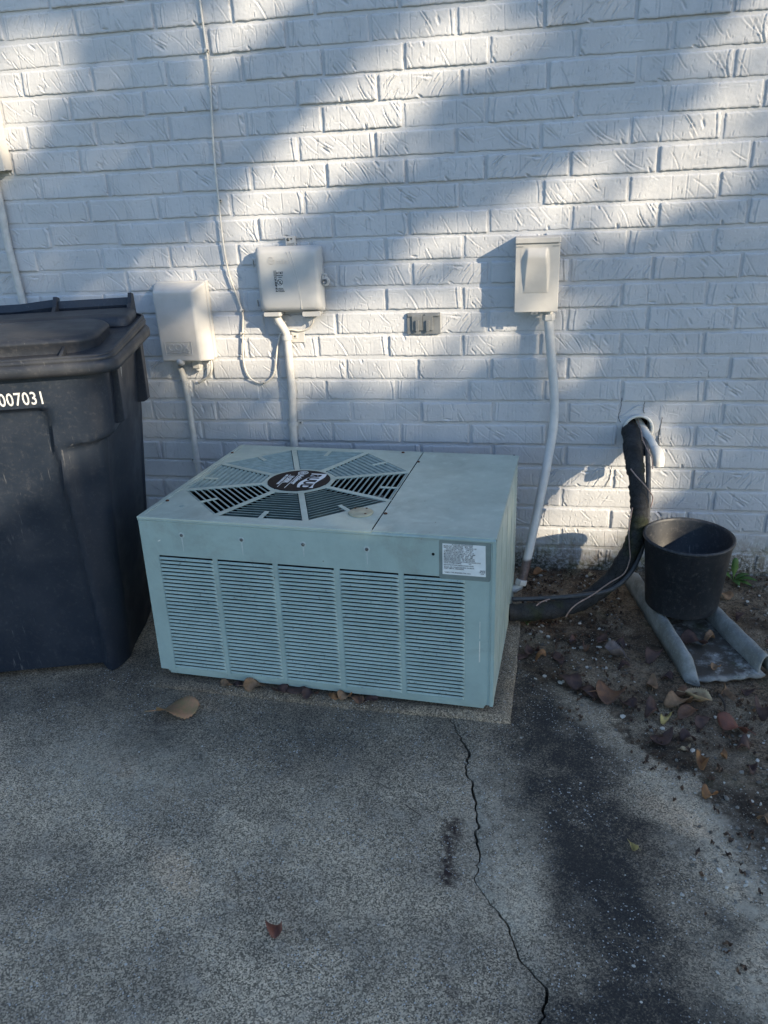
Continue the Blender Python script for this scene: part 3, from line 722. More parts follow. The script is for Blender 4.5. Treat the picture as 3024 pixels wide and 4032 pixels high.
# rating label
s_ = MB(); s_.plate(rrect(.843, .974, .372, .480, .006), [], lambda u, v, d: (u, -.0006 + d, v), .0006); lab = s_.build('rating_label', m_label_edge, ac)
s_ = MB(); s_.plate([(.852, .385), (.962, .385), (.960, .470), (.852, .470)], [], lambda u, v, d: (u, -.0010 + d, v), .0004); s_.build('label_sheet', m_label, lab)
LT = [('RUUD AIR CONDITIONER', .876, 1), ('MODEL NO.  UAKA-042JAZ    MFD   05/91', .855, 2), ('SERIAL NO. 5461F260112509    OUTDOOR USE', .855, 3), ('VOLTS 208-230   PHASE 1      HERTZ 60', .861, 4),
      ('COMPRESSOR R.L.A. 20.0/18.5  L.R.A. 109', .855, 5), ('OUTDOOR FAN MOTOR F.L.A. 1.1  H.P. 1/5', .855, 6), ('MIN SUPPLY CIRCUIT AMPACITY  26/24  AMP', .855, 7), ('MAX FUSE OR CKT BRK SIZE   40/40   AMP', .855, 8),
      ('MIN FUSE OR CKT BRK SIZE   35/35   AMP', .855, 9), ('DESIGN PRESSURE HIGH  300 PSIG/2068 KPA', .855, 10), ('DESIGN PRESSURE LOW   150 PSIG/1034 KPA', .855, 11), ('OUTDOOR UNITS FACTORY CHARGE 79 OZ/2240 G R22', .855, 12),
      ('TOTAL SYSTEM CHARGE                 R22', .855, 13), ('SEE INSTRUCTIONS INSIDE ACCESS PANEL', .855, 14.4), ('RUUD AIR CONDITIONING DIVISION', .856, 15.8), ('FORT SMITH, ARKANSAS', .856, 16.8), ('MADE', .948, 17), ('IN THE', .946, 18), ('USA', .949, 19), ("*AMER TYPE BREAKER FOR U.S.A.", .857, 19.4)]
for b_, x, ln_ in LT:
    text('label_lettering', b_, .0048 if len(b_) < 42 else .0044, frame((x, -.0012, .4705 - ln_ * .00418), (1, 0, 0), (0, 0, 1)), m_black_ink, lab, .0001, sx=.84 if len(b_) > 30 else .95, bold=.00006)

# ------------------------------------------------------------------ wheeled bin
YW = math.radians(16)
bn = thing('wheeled_bin', 'dark navy wheeled rubbish bin with grey faded lid, at the left', 'bin', (-1.402, -.862, 0), YW)
def body_sec(z, nF=44, nS=26, nC=9):
    t = min(1, max(0, z / .93)); hw = .25 + .10 * t; y0 = -.035 * t; y1 = .455 + .02 * t; rc = .085 - .035 * t
    pts = []
    def arc(cx, cy, a):
        for k in range(1, nC): pts.append((cx + rc * math.cos(a + PI / 2 * k / nC), cy + rc * math.sin(a + PI / 2 * k / nC), 0))
    for k in range(nF + 1): pts.append((-hw + rc + (2 * hw - 2 * rc) * k / nF, y0, 1))
    arc(hw - rc, y0 + rc, -PI / 2)
    for k in range(nS + 1): pts.append((hw, y0 + rc + (y1 - y0 - 2 * rc) * k / nS, 2))
    arc(hw - rc, y1 - rc, 0)
    for k in range(nF // 2 + 1): pts.append((hw - rc - (2 * hw - 2 * rc) * k / (nF // 2), y1, 3))
    arc(-hw + rc, y1 - rc, PI / 2)
    for k in range(nS + 1): pts.append((-hw, y1 - rc - (y1 - y0 - 2 * rc) * k / nS, 4))
    arc(-hw + rc, y0 + rc, PI)
    return pts, hw, y0, y1
def body_pt(p, z, hw, y0, y1):
    x, y, tg = p
    cx, cy = 0, (y0 + y1) / 2
    # sunken front panel between the two columns
    ins = .020 * float(sstep(.186, .176, abs(x))) * float(sstep(.842, .828, z)) * (1 if y < y0 + .05 else 0)
    # scooped corner below the ledge
    ledge = .735 + .10 * (abs(x) - .2)
    cr = float(sstep(.19, .25, abs(x))) * float(sstep(.30, .10, y - y0)) * float(sstep(ledge, ledge - .018, z)) * (.016 + .012 * float(sstep(.15, .6, z)))
    # flare just above the ledge
    fl = float(sstep(.19, .25, abs(x))) * float(sstep(.20, .06, y - y0)) * float(sstep(.16, .0, abs(z - ledge - .01))) * .004
    # belly pinch of the side wall
    sd = .006 * math.sin(PI * min(1, max(0, (z - .1) / .7))) if tg in (2, 4) else 0
    dx, dy = cx - x, cy - y; L_ = math.hypot(dx, dy)
    k = (cr - fl) / L_
    return (x + dx * k + (-sd if x > 0 else sd), y + dy * k + ins, z)
zs = [.0, .004, .02, .04, .07] + [.1 + .03 * i for i in range(20)] + [.69, .70, .71, .72, .73, .74, .75, .76, .78, .80, .815, .824, .83, .836, .842, .848, .86, .89, .93, .95]
secs = []
for z in zs:
    pts, hw, y0, y1 = body_sec(z)
    row = []
    for p in pts:
        v = body_pt(p, z, hw, y0, y1)
        # between the feet the floor of the bin is a little higher
        zz = v[2]
        if z < .03: 
            lift = .022 * float(sstep(.178, .165, abs(p[0]))) * (1 if p[1] < y0 + .1 else .3)
            zz = max(zz, lift + z * .3)
        row.append((v[0], v[1], zz))
    secs.append(row)
b_ = MB(); b_.loft(secs, True, True, True); body = b_.build('body', m_bin, bn)
md = body.modifiers.new('w', 'EDGE_SPLIT'); md.split_angle = math.radians(50)
# rim
rm = MB(); sx_r = []
for off, z in ((-.030, .928), (0, .924), (.003, .935), (.002, .949), (-.003, .956), (-.012, .959), (-.05, .959)):
    sx_r.append([(x, y, z) for x, y in rrect(-.382 - off, .382 + off, -.060 - off, .498 + off, .055 + off * .5, 8)])
rm.loft(sx_r, True, False, True); rm.build('rim', m_lid, bn)
# lid: plate with rolled edge, raised hump with a steep front, back band, ribs in the front gutter
def lsec(x, y0, y1, r, zf, zb, n=8): return [(u, v, lerp(zf, zb, (v + .05) / .54)) for u, v in rrect(-x, x, y0, y1, r, n)]
def lerp(a, b, t): return a + (b - a) * t
ld = MB(); ld.loft([lsec(.376, -.056, .494, .055, .955, .962), lsec(.378, -.058, .496, .056, .960, .972), lsec(.375, -.055, .493, .055, .967, .981), lsec(.366, -.047, .485, .050, .969, .985), lsec(.357, -.038, .478, .045, .962, .982)], True, False, True)
ld.add(lsec(.357, -.038, .478, .045, .962, .982), [tuple(range(36))])
lid = ld.build('lid', m_lid, bn)
def crown(sec, k=.010): return [(x, y, z + k * (1 - (x / .33) ** 2)) for x, y, z in sec]
hp = MB(); hp.loft([crown(lsec(.316, .024, .312, .080, .958, .975)), crown(lsec(.314, .026, .310, .078, .978, .988)), crown(lsec(.316, .022, .311, .080, .984, .996)), crown(lsec(.315, .023, .310, .080, .992, 1.000)), crown(lsec(.308, .031, .303, .074, .998, 1.006)), crown(lsec(.296, .046, .292, .064, 1.001, 1.010)), crown(lsec(.20, .11, .24, .03, 1.003, 1.012))], True, True, True)
hp.build('lid_hump', m_lid, lid)
bb_ = MB(); bb_.loft([crown(lsec(.352, .322, .482, .035, .972, .980)), crown(lsec(.350, .325, .480, .034, .985, 1.004)), crown(lsec(.343, .333, .474, .030, .993, 1.010)), crown(lsec(.30, .36, .45, .02, .996, 1.012))], True, True, True)
bb_.build('lid_band', m_lid, lid)
for rx in (-.20, .035, .245):
    s_ = MB(); s_.loft([[(rx - .005, y, .955), (rx + .005, y, .955), (rx + .004, y, z), (rx - .004, y, z)] for y, z in ((-.036, .966), (-.01, .972), (.03, .985))], True, True, False); s_.build('lid_rib', m_lid, lid, .0015)
s_ = MB(); s_.tube([(u, v, lerp(.968, .986, (v + .05) / .54)) for u, v in rrect(-.3705, .3705, -.0505, .4885, .052, 8)], .0048, 8, False, True); s_.build('lid_bead', m_lid, lid)
# hinge bar at the back with brackets
for x0, x1, sag in ((.105, .325, .0), (-.115, .095, .006), (-.34, -.125, -.003)):
    s_ = MB(); s_.loft([[(x, .515 + dy, z + (sag if x == x1 else -sag * .4)) for dy, z in ((0, .995), (.012, .992), (.016, 1.032), (.004, 1.036), (-.004, 1.014))] for x in (x0, (x0 + x1) / 2, x1)], True, True, False)
    s_.build('handle_bar', m_bin, bn, .002)
for x in (.328, .10, -.12, -.345):
    s_ = MB(); s_.loft([[(x - .006, y, z), (x + .006, y, z), (x + .006, y, z2), (x - .006, y, z2)] for y, z, z2 in ((.455, .995, 1.005), (.49, .985, 1.022), (.515, .978, 1.050), (.540, .978, 1.044))], True, True, False); s_.build('hinge_bracket', m_lid, bn, .002)
# side grips under the rim
for y, z0 in ((.045, .765), (.375, .735)):
    s_ = MB(); s_.loft([[(x, yy, z) for x, yy in ((.315, y), (.358 - k, y), (.361 - k, y + .028), (.315, y + .05))] for z, k in ((z0, .012), (z0 + .006, .0), (.926, -.006))], True, True, False); s_.build('side_grip', m_bin, bn, .002)
s_ = MB(); s_.tube([(-.21, .42, .11), (.21, .42, .11)], .012, 10); s_.build('axle', m_zinc, bn)
for x in (-.245, .205):
    M = Matrix.Translation((x, .455, .112)) @ Matrix.Rotation(PI / 2, 4, 'Y')
    s_ = MB(); s_.lathe([(.03, -.002), (.09, 0), (.108, .008), (.112, .022), (.108, .036), (.09, .044), (.03, .046)], (0, 0, 0), 32, M); s_.build('wheel', m_bin, bn)
# stencilled number, laid on the sloping front
slope = Vector((0, -.0376, 1)).normalized()
text('stencil_number', '007031', .048, frame((.190, -.0352 * .86 - .0014, .851), (1, 0, 0), slope), m_white_ink, bn, .0006, 'RIGHT', .77, 1.06, .0004)
s_ = MB(); s_.plate([(.148, .852), (.155, .851), (.157, .905), (.150, .903)], [], lambda u, v, d: (.3455 + (v - .87) * .10 + d - .0012, u, v), .0012); s_.build('stencil_dash', m_white_ink, bn)

# ------------------------------------------------------------------ boxes on the wall
def R4(cx, cz, w, h, y): return [(cx - w / 2, y, cz - h / 2), (cx + w / 2, y, cz - h / 2), (cx + w / 2, y, cz + h / 2), (cx - w / 2, y, cz + h / 2)]
WFR = lambda x, y, z: frame((x, y, z), (1, 0, 0), (0, 0, 1))
# cable company hood (left)
hb = thing('utility_box', 'tall off-white hooded cable box with embossed logo, nearest the bin', 'utility box', (0, 0, 0), group='telecom boxes on the brick wall')
s_ = MB(); s_.box(-1.262, -1.078, -.020, -.001, .786, 1.050); s_.build('back_plate', m_box, hb, .003)
fx0, fx1, fz0, fz1, fd = -1.2535, -1.1125, .786, 1.0235, -.0755
bx0, bx1, bz0, bz1, bd_ = -1.266, -1.083, .780, 1.0465, -.016
def qloft(secs, name, mat, par, bev, seg=3):
    m = MB(); m.loft(secs, True, True, False); return m.build(name, mat, par, bev, seg=seg, recalc=True)
hood = qloft([[(bx0, bd_, bz0), (bx1, bd_, bz0), (bx1, bd_, bz1), (bx0, bd_, bz1)], [(bx0 + .001, bd_ - .012, bz0), (bx1 - .001, bd_ - .012, bz0), (bx1 - .001, bd_ - .012, bz1 - .003), (bx0 + .001, bd_ - .012, bz1 - .003)],
              [(fx0, fd, fz0), (fx1, fd, fz0), (fx1, fd, fz1), (fx0, fd, fz1)]], 'hood', m_box, hb, .006)
s_ = MB(); s_.plate(R4(-1.180, .8335, .0975, .0445, 0) and [(-1.2365, .809), (-1.1375, .809), (-1.1375, .856), (-1.2365, .856)], [[(-1.2350, .8105), (-1.2350, .8545), (-1.139, .8545), (-1.139, .8105)]], lambda u, v, d: (u, fd - .0022 + d, v), .0032); s_.build('logo_frame', m_box, hood)
text('logo_lettering', 'COX', .034, WFR(-1.187, fd - .0006, .8235), m_box, hood, .0024, 'CENTER', 1.05, 1.0, .0006)
text('logo_lettering', 'COMMUNICATIONS', .0085, WFR(-1.187, fd - .0006, .8133), m_box, hood, .0018, 'CENTER', .98)
M = frame((-1.192, -.050, .783), (1, 0, 0), (0, 0, 1)); s_ = MB(); s_.lathe([(.009, 0), (.0145, .008), (.0145, .022), (.011, .023), (.011, .027), (.0, .028)], (0, 0, 0), 24, M); s_.tube([(-1.186, -.045, .782), (-1.165, -.012, .772)], .006, 8); s_.build('lock_knob', m_box2, hb)
s_ = MB(); s_.box(-1.163, -1.137, -.038, -.004, .752, .783); s_.tube([(-1.148, -.022, .755), (-1.148, -.022, .744)], .012, 14); s_.build('cable_entry', m_cond, hb, .002)
# telephone box (middle)
tb = thing('utility_box', 'squarish grey telephone box with warning sticker and side latch', 'utility box', (0, 0, 0), group='telecom boxes on the brick wall')
X0, X1, ZA, ZB, TD = -.8835, -.664, .9455, 1.1535, -.068
def rr3(x0, x1, z0, z1, r, y): return [(u, y, v) for u, v in rrect(x0, x1, z0, z1, r, 5)]
s_ = MB(); s_.loft([rr3(X0 + .004, X1 - .004, ZA + .003, ZB - .003, .010, -.002), rr3(X0 + .004, X1 - .004, ZA + .003, ZB - .003, .010, -.030)], True, True, True); s_.build('base', m_box2, tb)
s_ = MB(); s_.loft([rr3(X0, X1, ZA, ZB, .012, -.028), rr3(X0 - .001, X1 + .001, ZA - .001, ZB + .001, .013, -.031), rr3(X0 - .001, X1 + .001, ZA - .001, ZB + .001, .013, -.040), rr3(X0 + .003, X1 - .003, ZA + .003, ZB - .003, .012, -.044),
                    rr3(X0 + .006, X1 - .006, ZA + .006, ZB - .006, .014, -.056), rr3(X0 + .010, X1 - .010, ZA + .010, ZB - .010, .018, -.064), rr3(X0 + .020, X1 - .020, ZA + .020, ZB - .020, .020, -.0675), rr3(X0 + .04, X1 - .04, ZA + .04, ZB - .04, .02, TD)], True, True, True)
cov = s_.build('cover', m_box2, tb)
def att(u, v): return (-.8775 + .2135 * u, .950 + .2035 * v)      # cover coords
# curved rib line
rib = spline([(*att(.50, .93), 0), (*att(.585, .62), 0), (*att(.645, .30), 0), (*att(.665, .04), 0)], 8)
rib2 = spline([(*att(.555, .93), 0), (*att(.625, .62), 0), (*att(.66, .30), 0), (*att(.672, .04), 0)], 8)
s_ = MB()
for rr_ in (rib, rib2): s_.tube([(p.x, TD + .0004, p.y) for p in rr_], .0012, 6)
s_.build('cover_rib', m_box2, cov)
s_ = MB(); gx, gz = att(.245, .795)
for k, (dz, w) in enumerate(((.0105, .55), (.0065, .85), (.0022, 1.0), (-.0022, 1.0), (-.0065, .85), (-.0105, .55))):
    s_.tube([(gx - .0125 * w + .025 * w * t, TD - .0002, gz + dz + .0018 * math.sin(t * PI)) for t in [i / 8 for i in range(9)]], .0012, 5)
s_.build('globe_emblem', m_box2, cov)
text('logo_lettering', 'at&t', .020, WFR(att(.335, .755)[0], TD - .0002, att(.335, .755)[1]), m_box2, cov, .0010, 'LEFT', 1.05)
# sticker
m_sticker = simple('sticker_paper', (.48, .49, .48), (.42, .43, .43), 60, .5); m_sticker2 = simple('sticker_grey', (.22, .23, .23), (.19, .2, .2), 60, .5)
sx0, sz0 = att(.272, .305); sx1, sz1 = att(.395, .65)
s_ = MB(); s_.plate([(sx0 + .002, sz0), (sx1 + .002, sz0), (sx1 - .002, sz1), (sx0 - .001, sz1)], [], lambda u, v, d: (u, TD - .0006 + d, v), .0007); stk = s_.build('warning_sticker', m_sticker, cov)
s_ = MB(); s_.plate([(sx0 + .0012, sz0 + .002), (sx0 + .0082, sz0 + .002), (sx0 + .0075, sz1 - .020), (sx0 + .0005, sz1 - .020)], [], lambda u, v, d: (u, TD - .0009 + d, v), .0003); s_.build('sticker_band', m_black_ink, stk)
s_ = MB(); s_.plate([(sx0 - .001, sz1 - .019), (sx0 + .0095, sz1 - .019), (sx0 + .0095, sz1), (sx0 - .001, sz1)], [], lambda u, v, d: (u, TD - .0010 + d, v), .0003); s_.build('sticker_overlay', m_sticker2, stk)
for i, ch in enumerate('RNING'):
    text('sticker_lettering', ch, .0095, WFR(sx0 + .0045, TD - .0011, sz1 - .0285 - i * .0092), m_sticker, stk, .0001, 'CENTER', 1.0, 1, .0002)
text('sticker_lettering', 'AT&T', .0098, WFR(sx0 + .0085, TD - .0009, sz1 - .0115), m_black_ink, stk, .0001, 'LEFT', .95, 1, .0003)
text('sticker_lettering', 'UNDERGROUND', .0040, WFR(sx0 + .0080, TD - .0009, sz1 - .0175), m_black_ink, stk, .0001, 'LEFT', .72, 1, .0002)
text('sticker_lettering', 'CABLE', .0046, WFR(sx0 + .0125, TD - .0009, sz1 - .0235), m_black_ink, stk, .0001, 'LEFT', 1.0, 1, .0002)
ccx, ccz = sx0 + .0180, sz1 - .0375
s_ = MB(); s_.plate(circle(ccx, ccz, .0098, 28), [circle(ccx, ccz, .0082, 28)[::-1]], lambda u, v, d: (u, TD - .0009 + d, v), .0003)
for a0 in (.8,): s_.plate([(ccx + .0088 * math.cos(2.35) + .0008, ccz + .0088 * math.sin(2.35) + .0008), (ccx + .0088 * math.cos(2.35) - .0008, ccz + .0088 * math.sin(2.35) - .0008), (ccx - .0088 * math.cos(2.35) - .0008, ccz - .0088 * math.sin(2.35) - .0008), (ccx - .0088 * math.cos(2.35) + .0008, ccz - .0088 * math.sin(2.35) + .0008)], [], lambda u, v, d: (u, TD - .0009 + d, v), .0003)
s_.plate([(ccx - .0045, ccz - .005), (ccx - .003, ccz - .0055), (ccx + .0045, ccz + .004), (ccx + .003, ccz + .005)], [], lambda u, v, d: (u, TD - .00085 + d, v), .0003); s_.plate(circle(ccx + .001, ccz - .0045, .0016, 8), [], lambda u, v, d: (u, TD - .00085 + d, v), .0003)
s_.build('sticker_symbol', m_black_ink, stk)
text('sticker_lettering', 'CALL 811', .0052, WFR(sx0 + .0098, TD - .0009, sz0 + .0108), m_black_ink, stk, .0001, 'LEFT', .82, 1, .0003)
text('sticker_lettering', 'BEFORE YOU DIG', .0040, WFR(sx0 + .0098, TD - .0009, sz0 + .0062), m_black_ink, stk, .0001, 'LEFT', .62, 1, .0002)
text('sticker_lettering', 'DIG UNDERGROUND', .0036, WFR(sx0 + .0098, TD - .0009, sz0 + .0018), m_black_ink, stk, .0001, 'LEFT', .62, 1, .0002)
for z in (1.103, .975):
    s_ = MB(); s_.plate([(-.900, z - .015), (-.8835, z - .015), (-.8835, z + .015), (-.900, z + .015)], [[(-.896, z - .011), (-.896, z + .009), (-.887, z + .009), (-.887, z - .011)]], lambda u, v, d: (u, -.040 + d, v), .012); s_.build('hinge', m_box2, tb, .001)
s_ = MB(); s_.plate([(-.785, 1.1545), (-.753, 1.1545), (-.753, 1.182), (-.785, 1.182)], [rrect(-.769, -.762, 1.1715, 1.1765, .002, 2)[::-1], [(-.781, 1.1575), (-.781, 1.1595), (-.757, 1.1595), (-.757, 1.1575)]], lambda u, v, d: (u, -.020 + d, v), .019); s_.build('mount_tab', m_box2, tb, .001)
M = frame((-.7755, -.020, 1.173), (1, 0, 0), (0, 0, 1)); s_ = MB(); s_.lathe([(.005, 0), (.005, .002), (0, .003)], (0, 0, 0), 10, M); s_.build('mount_screw', m_screw, tb)
s_ = MB(); s_.plate([(-.745, .918), (-.712, .918), (-.712, .944), (-.745, .944)], [rrect(-.7315, -.7275, .925, .933, .0018, 2)[::-1]], lambda u, v, d: (u, -.012 + d, v), .011); s_.build('mount_tab', m_box2, tb, .001)
# lock ear on the right
s_ = MB(); ear = [(-.664, 1.030), (-.652, 1.026), (-.643, 1.030), (-.640, 1.040), (-.642, 1.050), (-.648, 1.054), (-.648, 1.062), (-.653, 1.067), (-.660, 1.066), (-.664, 1.058)]
s_.plate(ear, [circle(-.6555, 1.0585, .0032, 12)[::-1]], lambda u, v, d: (u, -.046 + d, v), .010); s_.build('lock_ear', m_box2, tb, .0012)
M = frame((-.655, -.046, 1.041), (1, 0, 0), (0, 0, 1)); s_ = MB(); s_.lathe([(.0085, 0), (.0085, .004), (.0066, .004), (.0066, .001), (0, .001)], (0, 0, 0), 20, M); s_.build('lock_barrel', m_zinc, tb)
# port covers below
s_ = MB(); s_.loft([rr3(-.874, -.816, .932, .9465, .004, -.006), rr3(-.876, -.812, .930, .9465, .005, -.052), rr3(-.870, -.818, .934, .9465, .004, -.062)], True, True, True); s_.build('port_cover', m_box2, tb)
s_ = MB(); s_.loft([rr3(-.738, -.680, .932, .9465, .003, -.006), rr3(-.738, -.678, .931, .9465, .004, -.056)], True, True, True); s_.build('port_cover', m_box2, tb, .001)
# fallen paint patch plate beside the conduit clamp
s_ = MB(); s_.box(-.800, -.752, -.004, -.0005, .834, .872); sp_ = s_.build('wall_plate', m_cond, None, .002); tag(sp_, 'small cream metal plate fixed beside the conduit clamp below the telephone box', 'plate')
# AC disconnect
dc = thing('disconnect_box', 'pale grey steel electrical disconnect box with raised hinged cover', 'electrical box')
s_ = MB(); s_.box(-.036, .0885, -.066, -.001, .938, 1.152); s_.build('enclosure', m_steel, dc, .002)
s_ = MB(); s_.box(-.041, .0945, -.078, -.001, 1.142, 1.1585); s_.build('hood', m_steel, dc, .002)
s_ = MB(); s_.box(-.040, .0935, -.072, -.0665, .936, 1.1405); cv = s_.build('door', m_steel, dc, .0015)
DY = -.0725
def D(u, w): return (-.040 + .1335 * u, .936 + .2045 * w)
# raised wedge: flat top narrowing down, leaf-shaped scooped cheeks
def bulge():
    n, m_ = 40, 44; vv = []
    for j in range(m_):
        w = j / (m_ - 1)
        for i in range(n):
            u = i / (n - 1)
            xl = .20 + .0 * w; s = (u - .5) * 2
            tw = .335 - .03 * w                              # half width of plateau in u
            # outer leaf half width: widest at w~.66
            lf = .055 + .145 * math.sin(PI * min(1, max(0, w)) ** 1.25) ** .9 * .9
            ramp = (w ** .75) * 1.0 if w < .78 else (.83 * (1 - ((w - .78) / .22) ** 2))
            half = .30 - .06 * math.sin(PI * w) + .0
            inner = .235 + .10 * (1 - w) - .02; outer = .31 + .05 * math.sin(PI * w)
            a = abs(s) * .42
            cheek = float(sstep(outer, inner, a))
            vv.append((D(.12 + .72 * u, 0)[0], DY - .0165 * ramp * cheek, D(0, .285 + .66 * w)[1]))
    ff = [(j * n + i, j * n + i + 1, (j + 1) * n + i + 1, (j + 1) * n + i) for j in range(m_ - 1) for i in range(n - 1)]
    mb = MB(); mb.add(vv, ff, True); return mb
bulge().build('door_bulge', m_steel, cv)
s_ = MB(); s_.plate([(.012, .929), (.034, .929), (.034, .9375), (.012, .9375)], [rrect(.018, .028, .931, .9345, .0015, 2)[::-1]], lambda u, v, d: (u, -.0735 + d, v), .002); s_.build('hasp', m_zinc, dc)
for x0, x1 in ((-.037, -.017), (.071, .091)):
    s_ = MB(); s_.box(x0, x1, -.0735, -.072, 1.1315, 1.1335); s_.build('door_notch', m_zinc, dc)
# weatherproof receptacle
ot = thing('outlet_cover', 'small grey metal double outlet cover set flat in the brick wall', 'outlet')
s_ = MB(); s_.box(-.3935, -.2815, -.008, .004, .8585, .928); s_.build('plate', m_zinc, ot, .0015)
for k, x in enumerate((-.3695, -.3345)):
    s_ = MB(); s_.box(x - .0065 + k * .001, x + .0285, -.014, -.008, .872, .920); lidp = s_.build('flip_lid', m_zinc, ot, .001)
    s_ = MB(); s_.box(x + .006, x + .017, -.021, -.014, .870, .906); s_.build('lid_pull', m_zinc, lidp, .0012)
    xh = -.3905 if k == 0 else -.3335
    s_ = MB(); s_.box(xh, xh + .049, -.013, -.008, .917, .925); s_.build('hinge', m_zinc, ot, .0015)
# meter corner box, left edge
mb_ = thing('junction_box', 'corner of a pale grey box on the wall at the left picture edge', 'electrical box')
s_ = MB(); s_.box(-1.855, -1.7215, -.048, -.001, 1.4215, 1.66); s_.build('enclosure', m_steel, mb_, .002)
s_ = MB(); s_.box(-1.858, -1.7185, -.052, -.048, 1.4195, 1.66); s_.build('cover', m_steel, mb_, .0015)

# ------------------------------------------------------------------ conduits and cables
def run(name, pts, r, mat, label, cat, n=12, sub=6, group=None, rings=0):
    t = thing(name, label, cat, group=group); sp = spline(pts, sub)
    rs = [r * (1 + (rings if i % 2 else 0)) for i in range(len(sp))] if rings else r
    s_ = MB(); s_.tube(sp, rs, n); s_.build('tube', mat, t); return t
def strap(t, x, y, z, r, mat, side=1, w=.012):
    s_ = MB(); arcp = [(x + (r + .002) * math.cos(a), -.002 + (y + .002) * 1 - (r + .002) * math.sin(a), z) for a in [i * PI / 10 for i in range(11)]]
    secs = []
    for p in arcp:
        n = Vector((p[0] - x, p[1] - y, 0)).normalized() * .0022
        secs.append([(p[0], p[1], z - w / 2), (p[0] + n.x, p[1] + n.y, z - w / 2), (p[0] + n.x, p[1] + n.y, z + w / 2), (p[0], p[1], z + w / 2)])
    s_.loft(secs, True, True, False)
    xe = x + side * (r + .010); s_.box(min(x + side * r, xe + side * .008), max(x + side * r, xe + side * .008), -.006, -.0015, z - w / 2, z + w / 2)
    st = s_.build('strap', mat, t, .0008)
    M = frame((xe, -.006, z), (1, 0, 0), (0, 0, 1)); q = MB(); q.lathe([(.0035, 0), (.0035, .0015), (0, .0022)], (0, 0, 0), 10, M); q.build('strap_screw', m_screw, st)
t = run('conduit', [(-1.2165, -.026, .752), (-1.211, -.020, .715), (-1.208, -.016, .60), (-1.209, -.016, .40), (-1.205, -.016, .25), (-1.205, -.016, .0)], .0105, m_cond, 'thin white conduit dropping from the tall hooded cable box', 'conduit', group='white conduits on the wall')
strap(t, -1.2075, -.018, .700, .0105, m_cond, -1); strap(t, -1.209, -.016, .396, .0105, m_cond, -1)
t = run('conduit', [(-.838, -.034, .935), (-.828, -.036, .912), (-.815, -.030, .885), (-.809, -.024, .850), (-.811, -.018, .75), (-.812, -.018, .648), (-.818, -.018, .547), (-.822, -.018, .45), (-.825, -.018, .2), (-.825, -.018, .0)], .0142, m_cond, 'cream conduit bending down from the squarish telephone box', 'conduit', group='white conduits on the wall')
strap(t, -.809, -.022, .856, .0142, m_cond, 1, .016); strap(t, -.818, -.018, .547, .0142, m_cond, 1, .014)
t = run('conduit', [(-1.789, -.016, 1.43), (-1.788, -.015, 1.296), (-1.793, -.015, 1.192), (-1.787, -.015, 1.013), (-1.783, -.015, .85), (-1.783, -.015, .4), (-1.783, -.015, .0)], .0125, m_cond, 'white conduit on the wall behind the bin at the left edge', 'conduit', group='white conduits on the wall')
# flexible whip
t = thing('flexible_conduit', 'pale ribbed whip hose curving from the steel disconnect box to the unit', 'conduit')
sp = spline([(.067, -.040, .925), (.072, -.044, .87), (.081, -.050, .794), (.0955, -.060, .670), (.097, -.080, .564), (.081, -.120, .453), (.060, -.170, .335), (.042, -.21, .241), (.025, -.25, .156), (.012, -.275, .10), (.004, -.285, .075)], 16)
s_ = MB(); s_.tube(sp, [.0148 * (1 + (.03 if i % 2 else -.01)) for i in range(len(sp))], 14); s_.build('hose', m_whip, t)
s_ = MB(); s_.lathe([(.0175, 0), (.0205, .003), (.0205, .019), (.0175, .022)], (.068, -.040, .904), 6, None, False); s_.lathe([(.014, .02), (.014, .04)], (.068, -.040, .904), 14); s_.build('fitting', m_cond, t)
Mf = frame((.004, -.288, .068), (0, 1, 0), (.5, 0, .85)); s_ = MB(); 
s_.tube([(.006, -.286, .088), (.001, -.288, .072), (-.012, -.290, .062), (-.035, -.292, .060)], .0135, 14); s_.build('elbow', m_cond, t)
Mn = frame((.010, -.283, .092), (0, 1, 0), (.8, .1, .1)); s_ = MB(); s_.lathe([(.017, -.014), (.0205, -.011), (.0205, .002), (.017, .005)], (0, 0, 0), 6, Matrix.Translation((.008, -.284, .090)) @ Vector((.2, .25, 1)).to_track_quat('Z', 'Y').to_matrix().to_4x4(), False); s_.build('gland_nut', m_cond, t)
# thin cable with clips
t = thing('wall_cable', 'thin cream cable clipped down the bricks and looping to the telephone box', 'cable')
cp = [(-.985, -.008, 2.2), (-.986, -.007, 1.853), (-.983, -.008, 1.722), (-.987, -.007, 1.609), (-.998, -.011, 1.442), (-1.001, -.013, 1.291), (-1.003, -.012, 1.173), (-.995, -.012, 1.067), (-.967, -.007, .947), (-.970, -.009, .888), (-.981, -.010, .773), (-.965, -.010, .713), (-.920, -.008, .692),
      (-.874, -.010, .727), (-.852, -.011, .816), (-.831, -.012, .869), (-.800, -.009, .880), (-.767, -.008, .875), (-.735, -.010, .884), (-.715, -.018, .905), (-.707, -.028, .935)]
s_ = MB(); s_.tube(spline(cp, 8), .0034, 8); s_.build('cable', m_cable, t)
for x, z in ((-.983, 1.722), (-.967, .946), (-.975, .868), (-.920, .694), (-.9995, 1.30)):
    s_ = MB(); s_.box(x - .006, x + .006, -.013, -.001, z - .005, z + .005); cl = s_.build('cable_clip', m_cable, t, .002)
    M = frame((x + .006, -.013, z), (1, 0, 0), (0, 0, 1)); s_ = MB(); s_.lathe([(.0022, 0), (.0022, .004), (0, .005)], (0, 0, 0), 8, M); s_.build('clip_nail', m_screw, cl)
t = run('wall_cable', [(-1.098, -.022, .785), (-1.097, -.024, .755), (-1.110, -.020, .725), (-1.140, -.014, .705), (-1.160, -.010, .697)], .0045, m_cable, 'short grey cable stub curling from under the hooded cable box', 'cable', 8, 8)

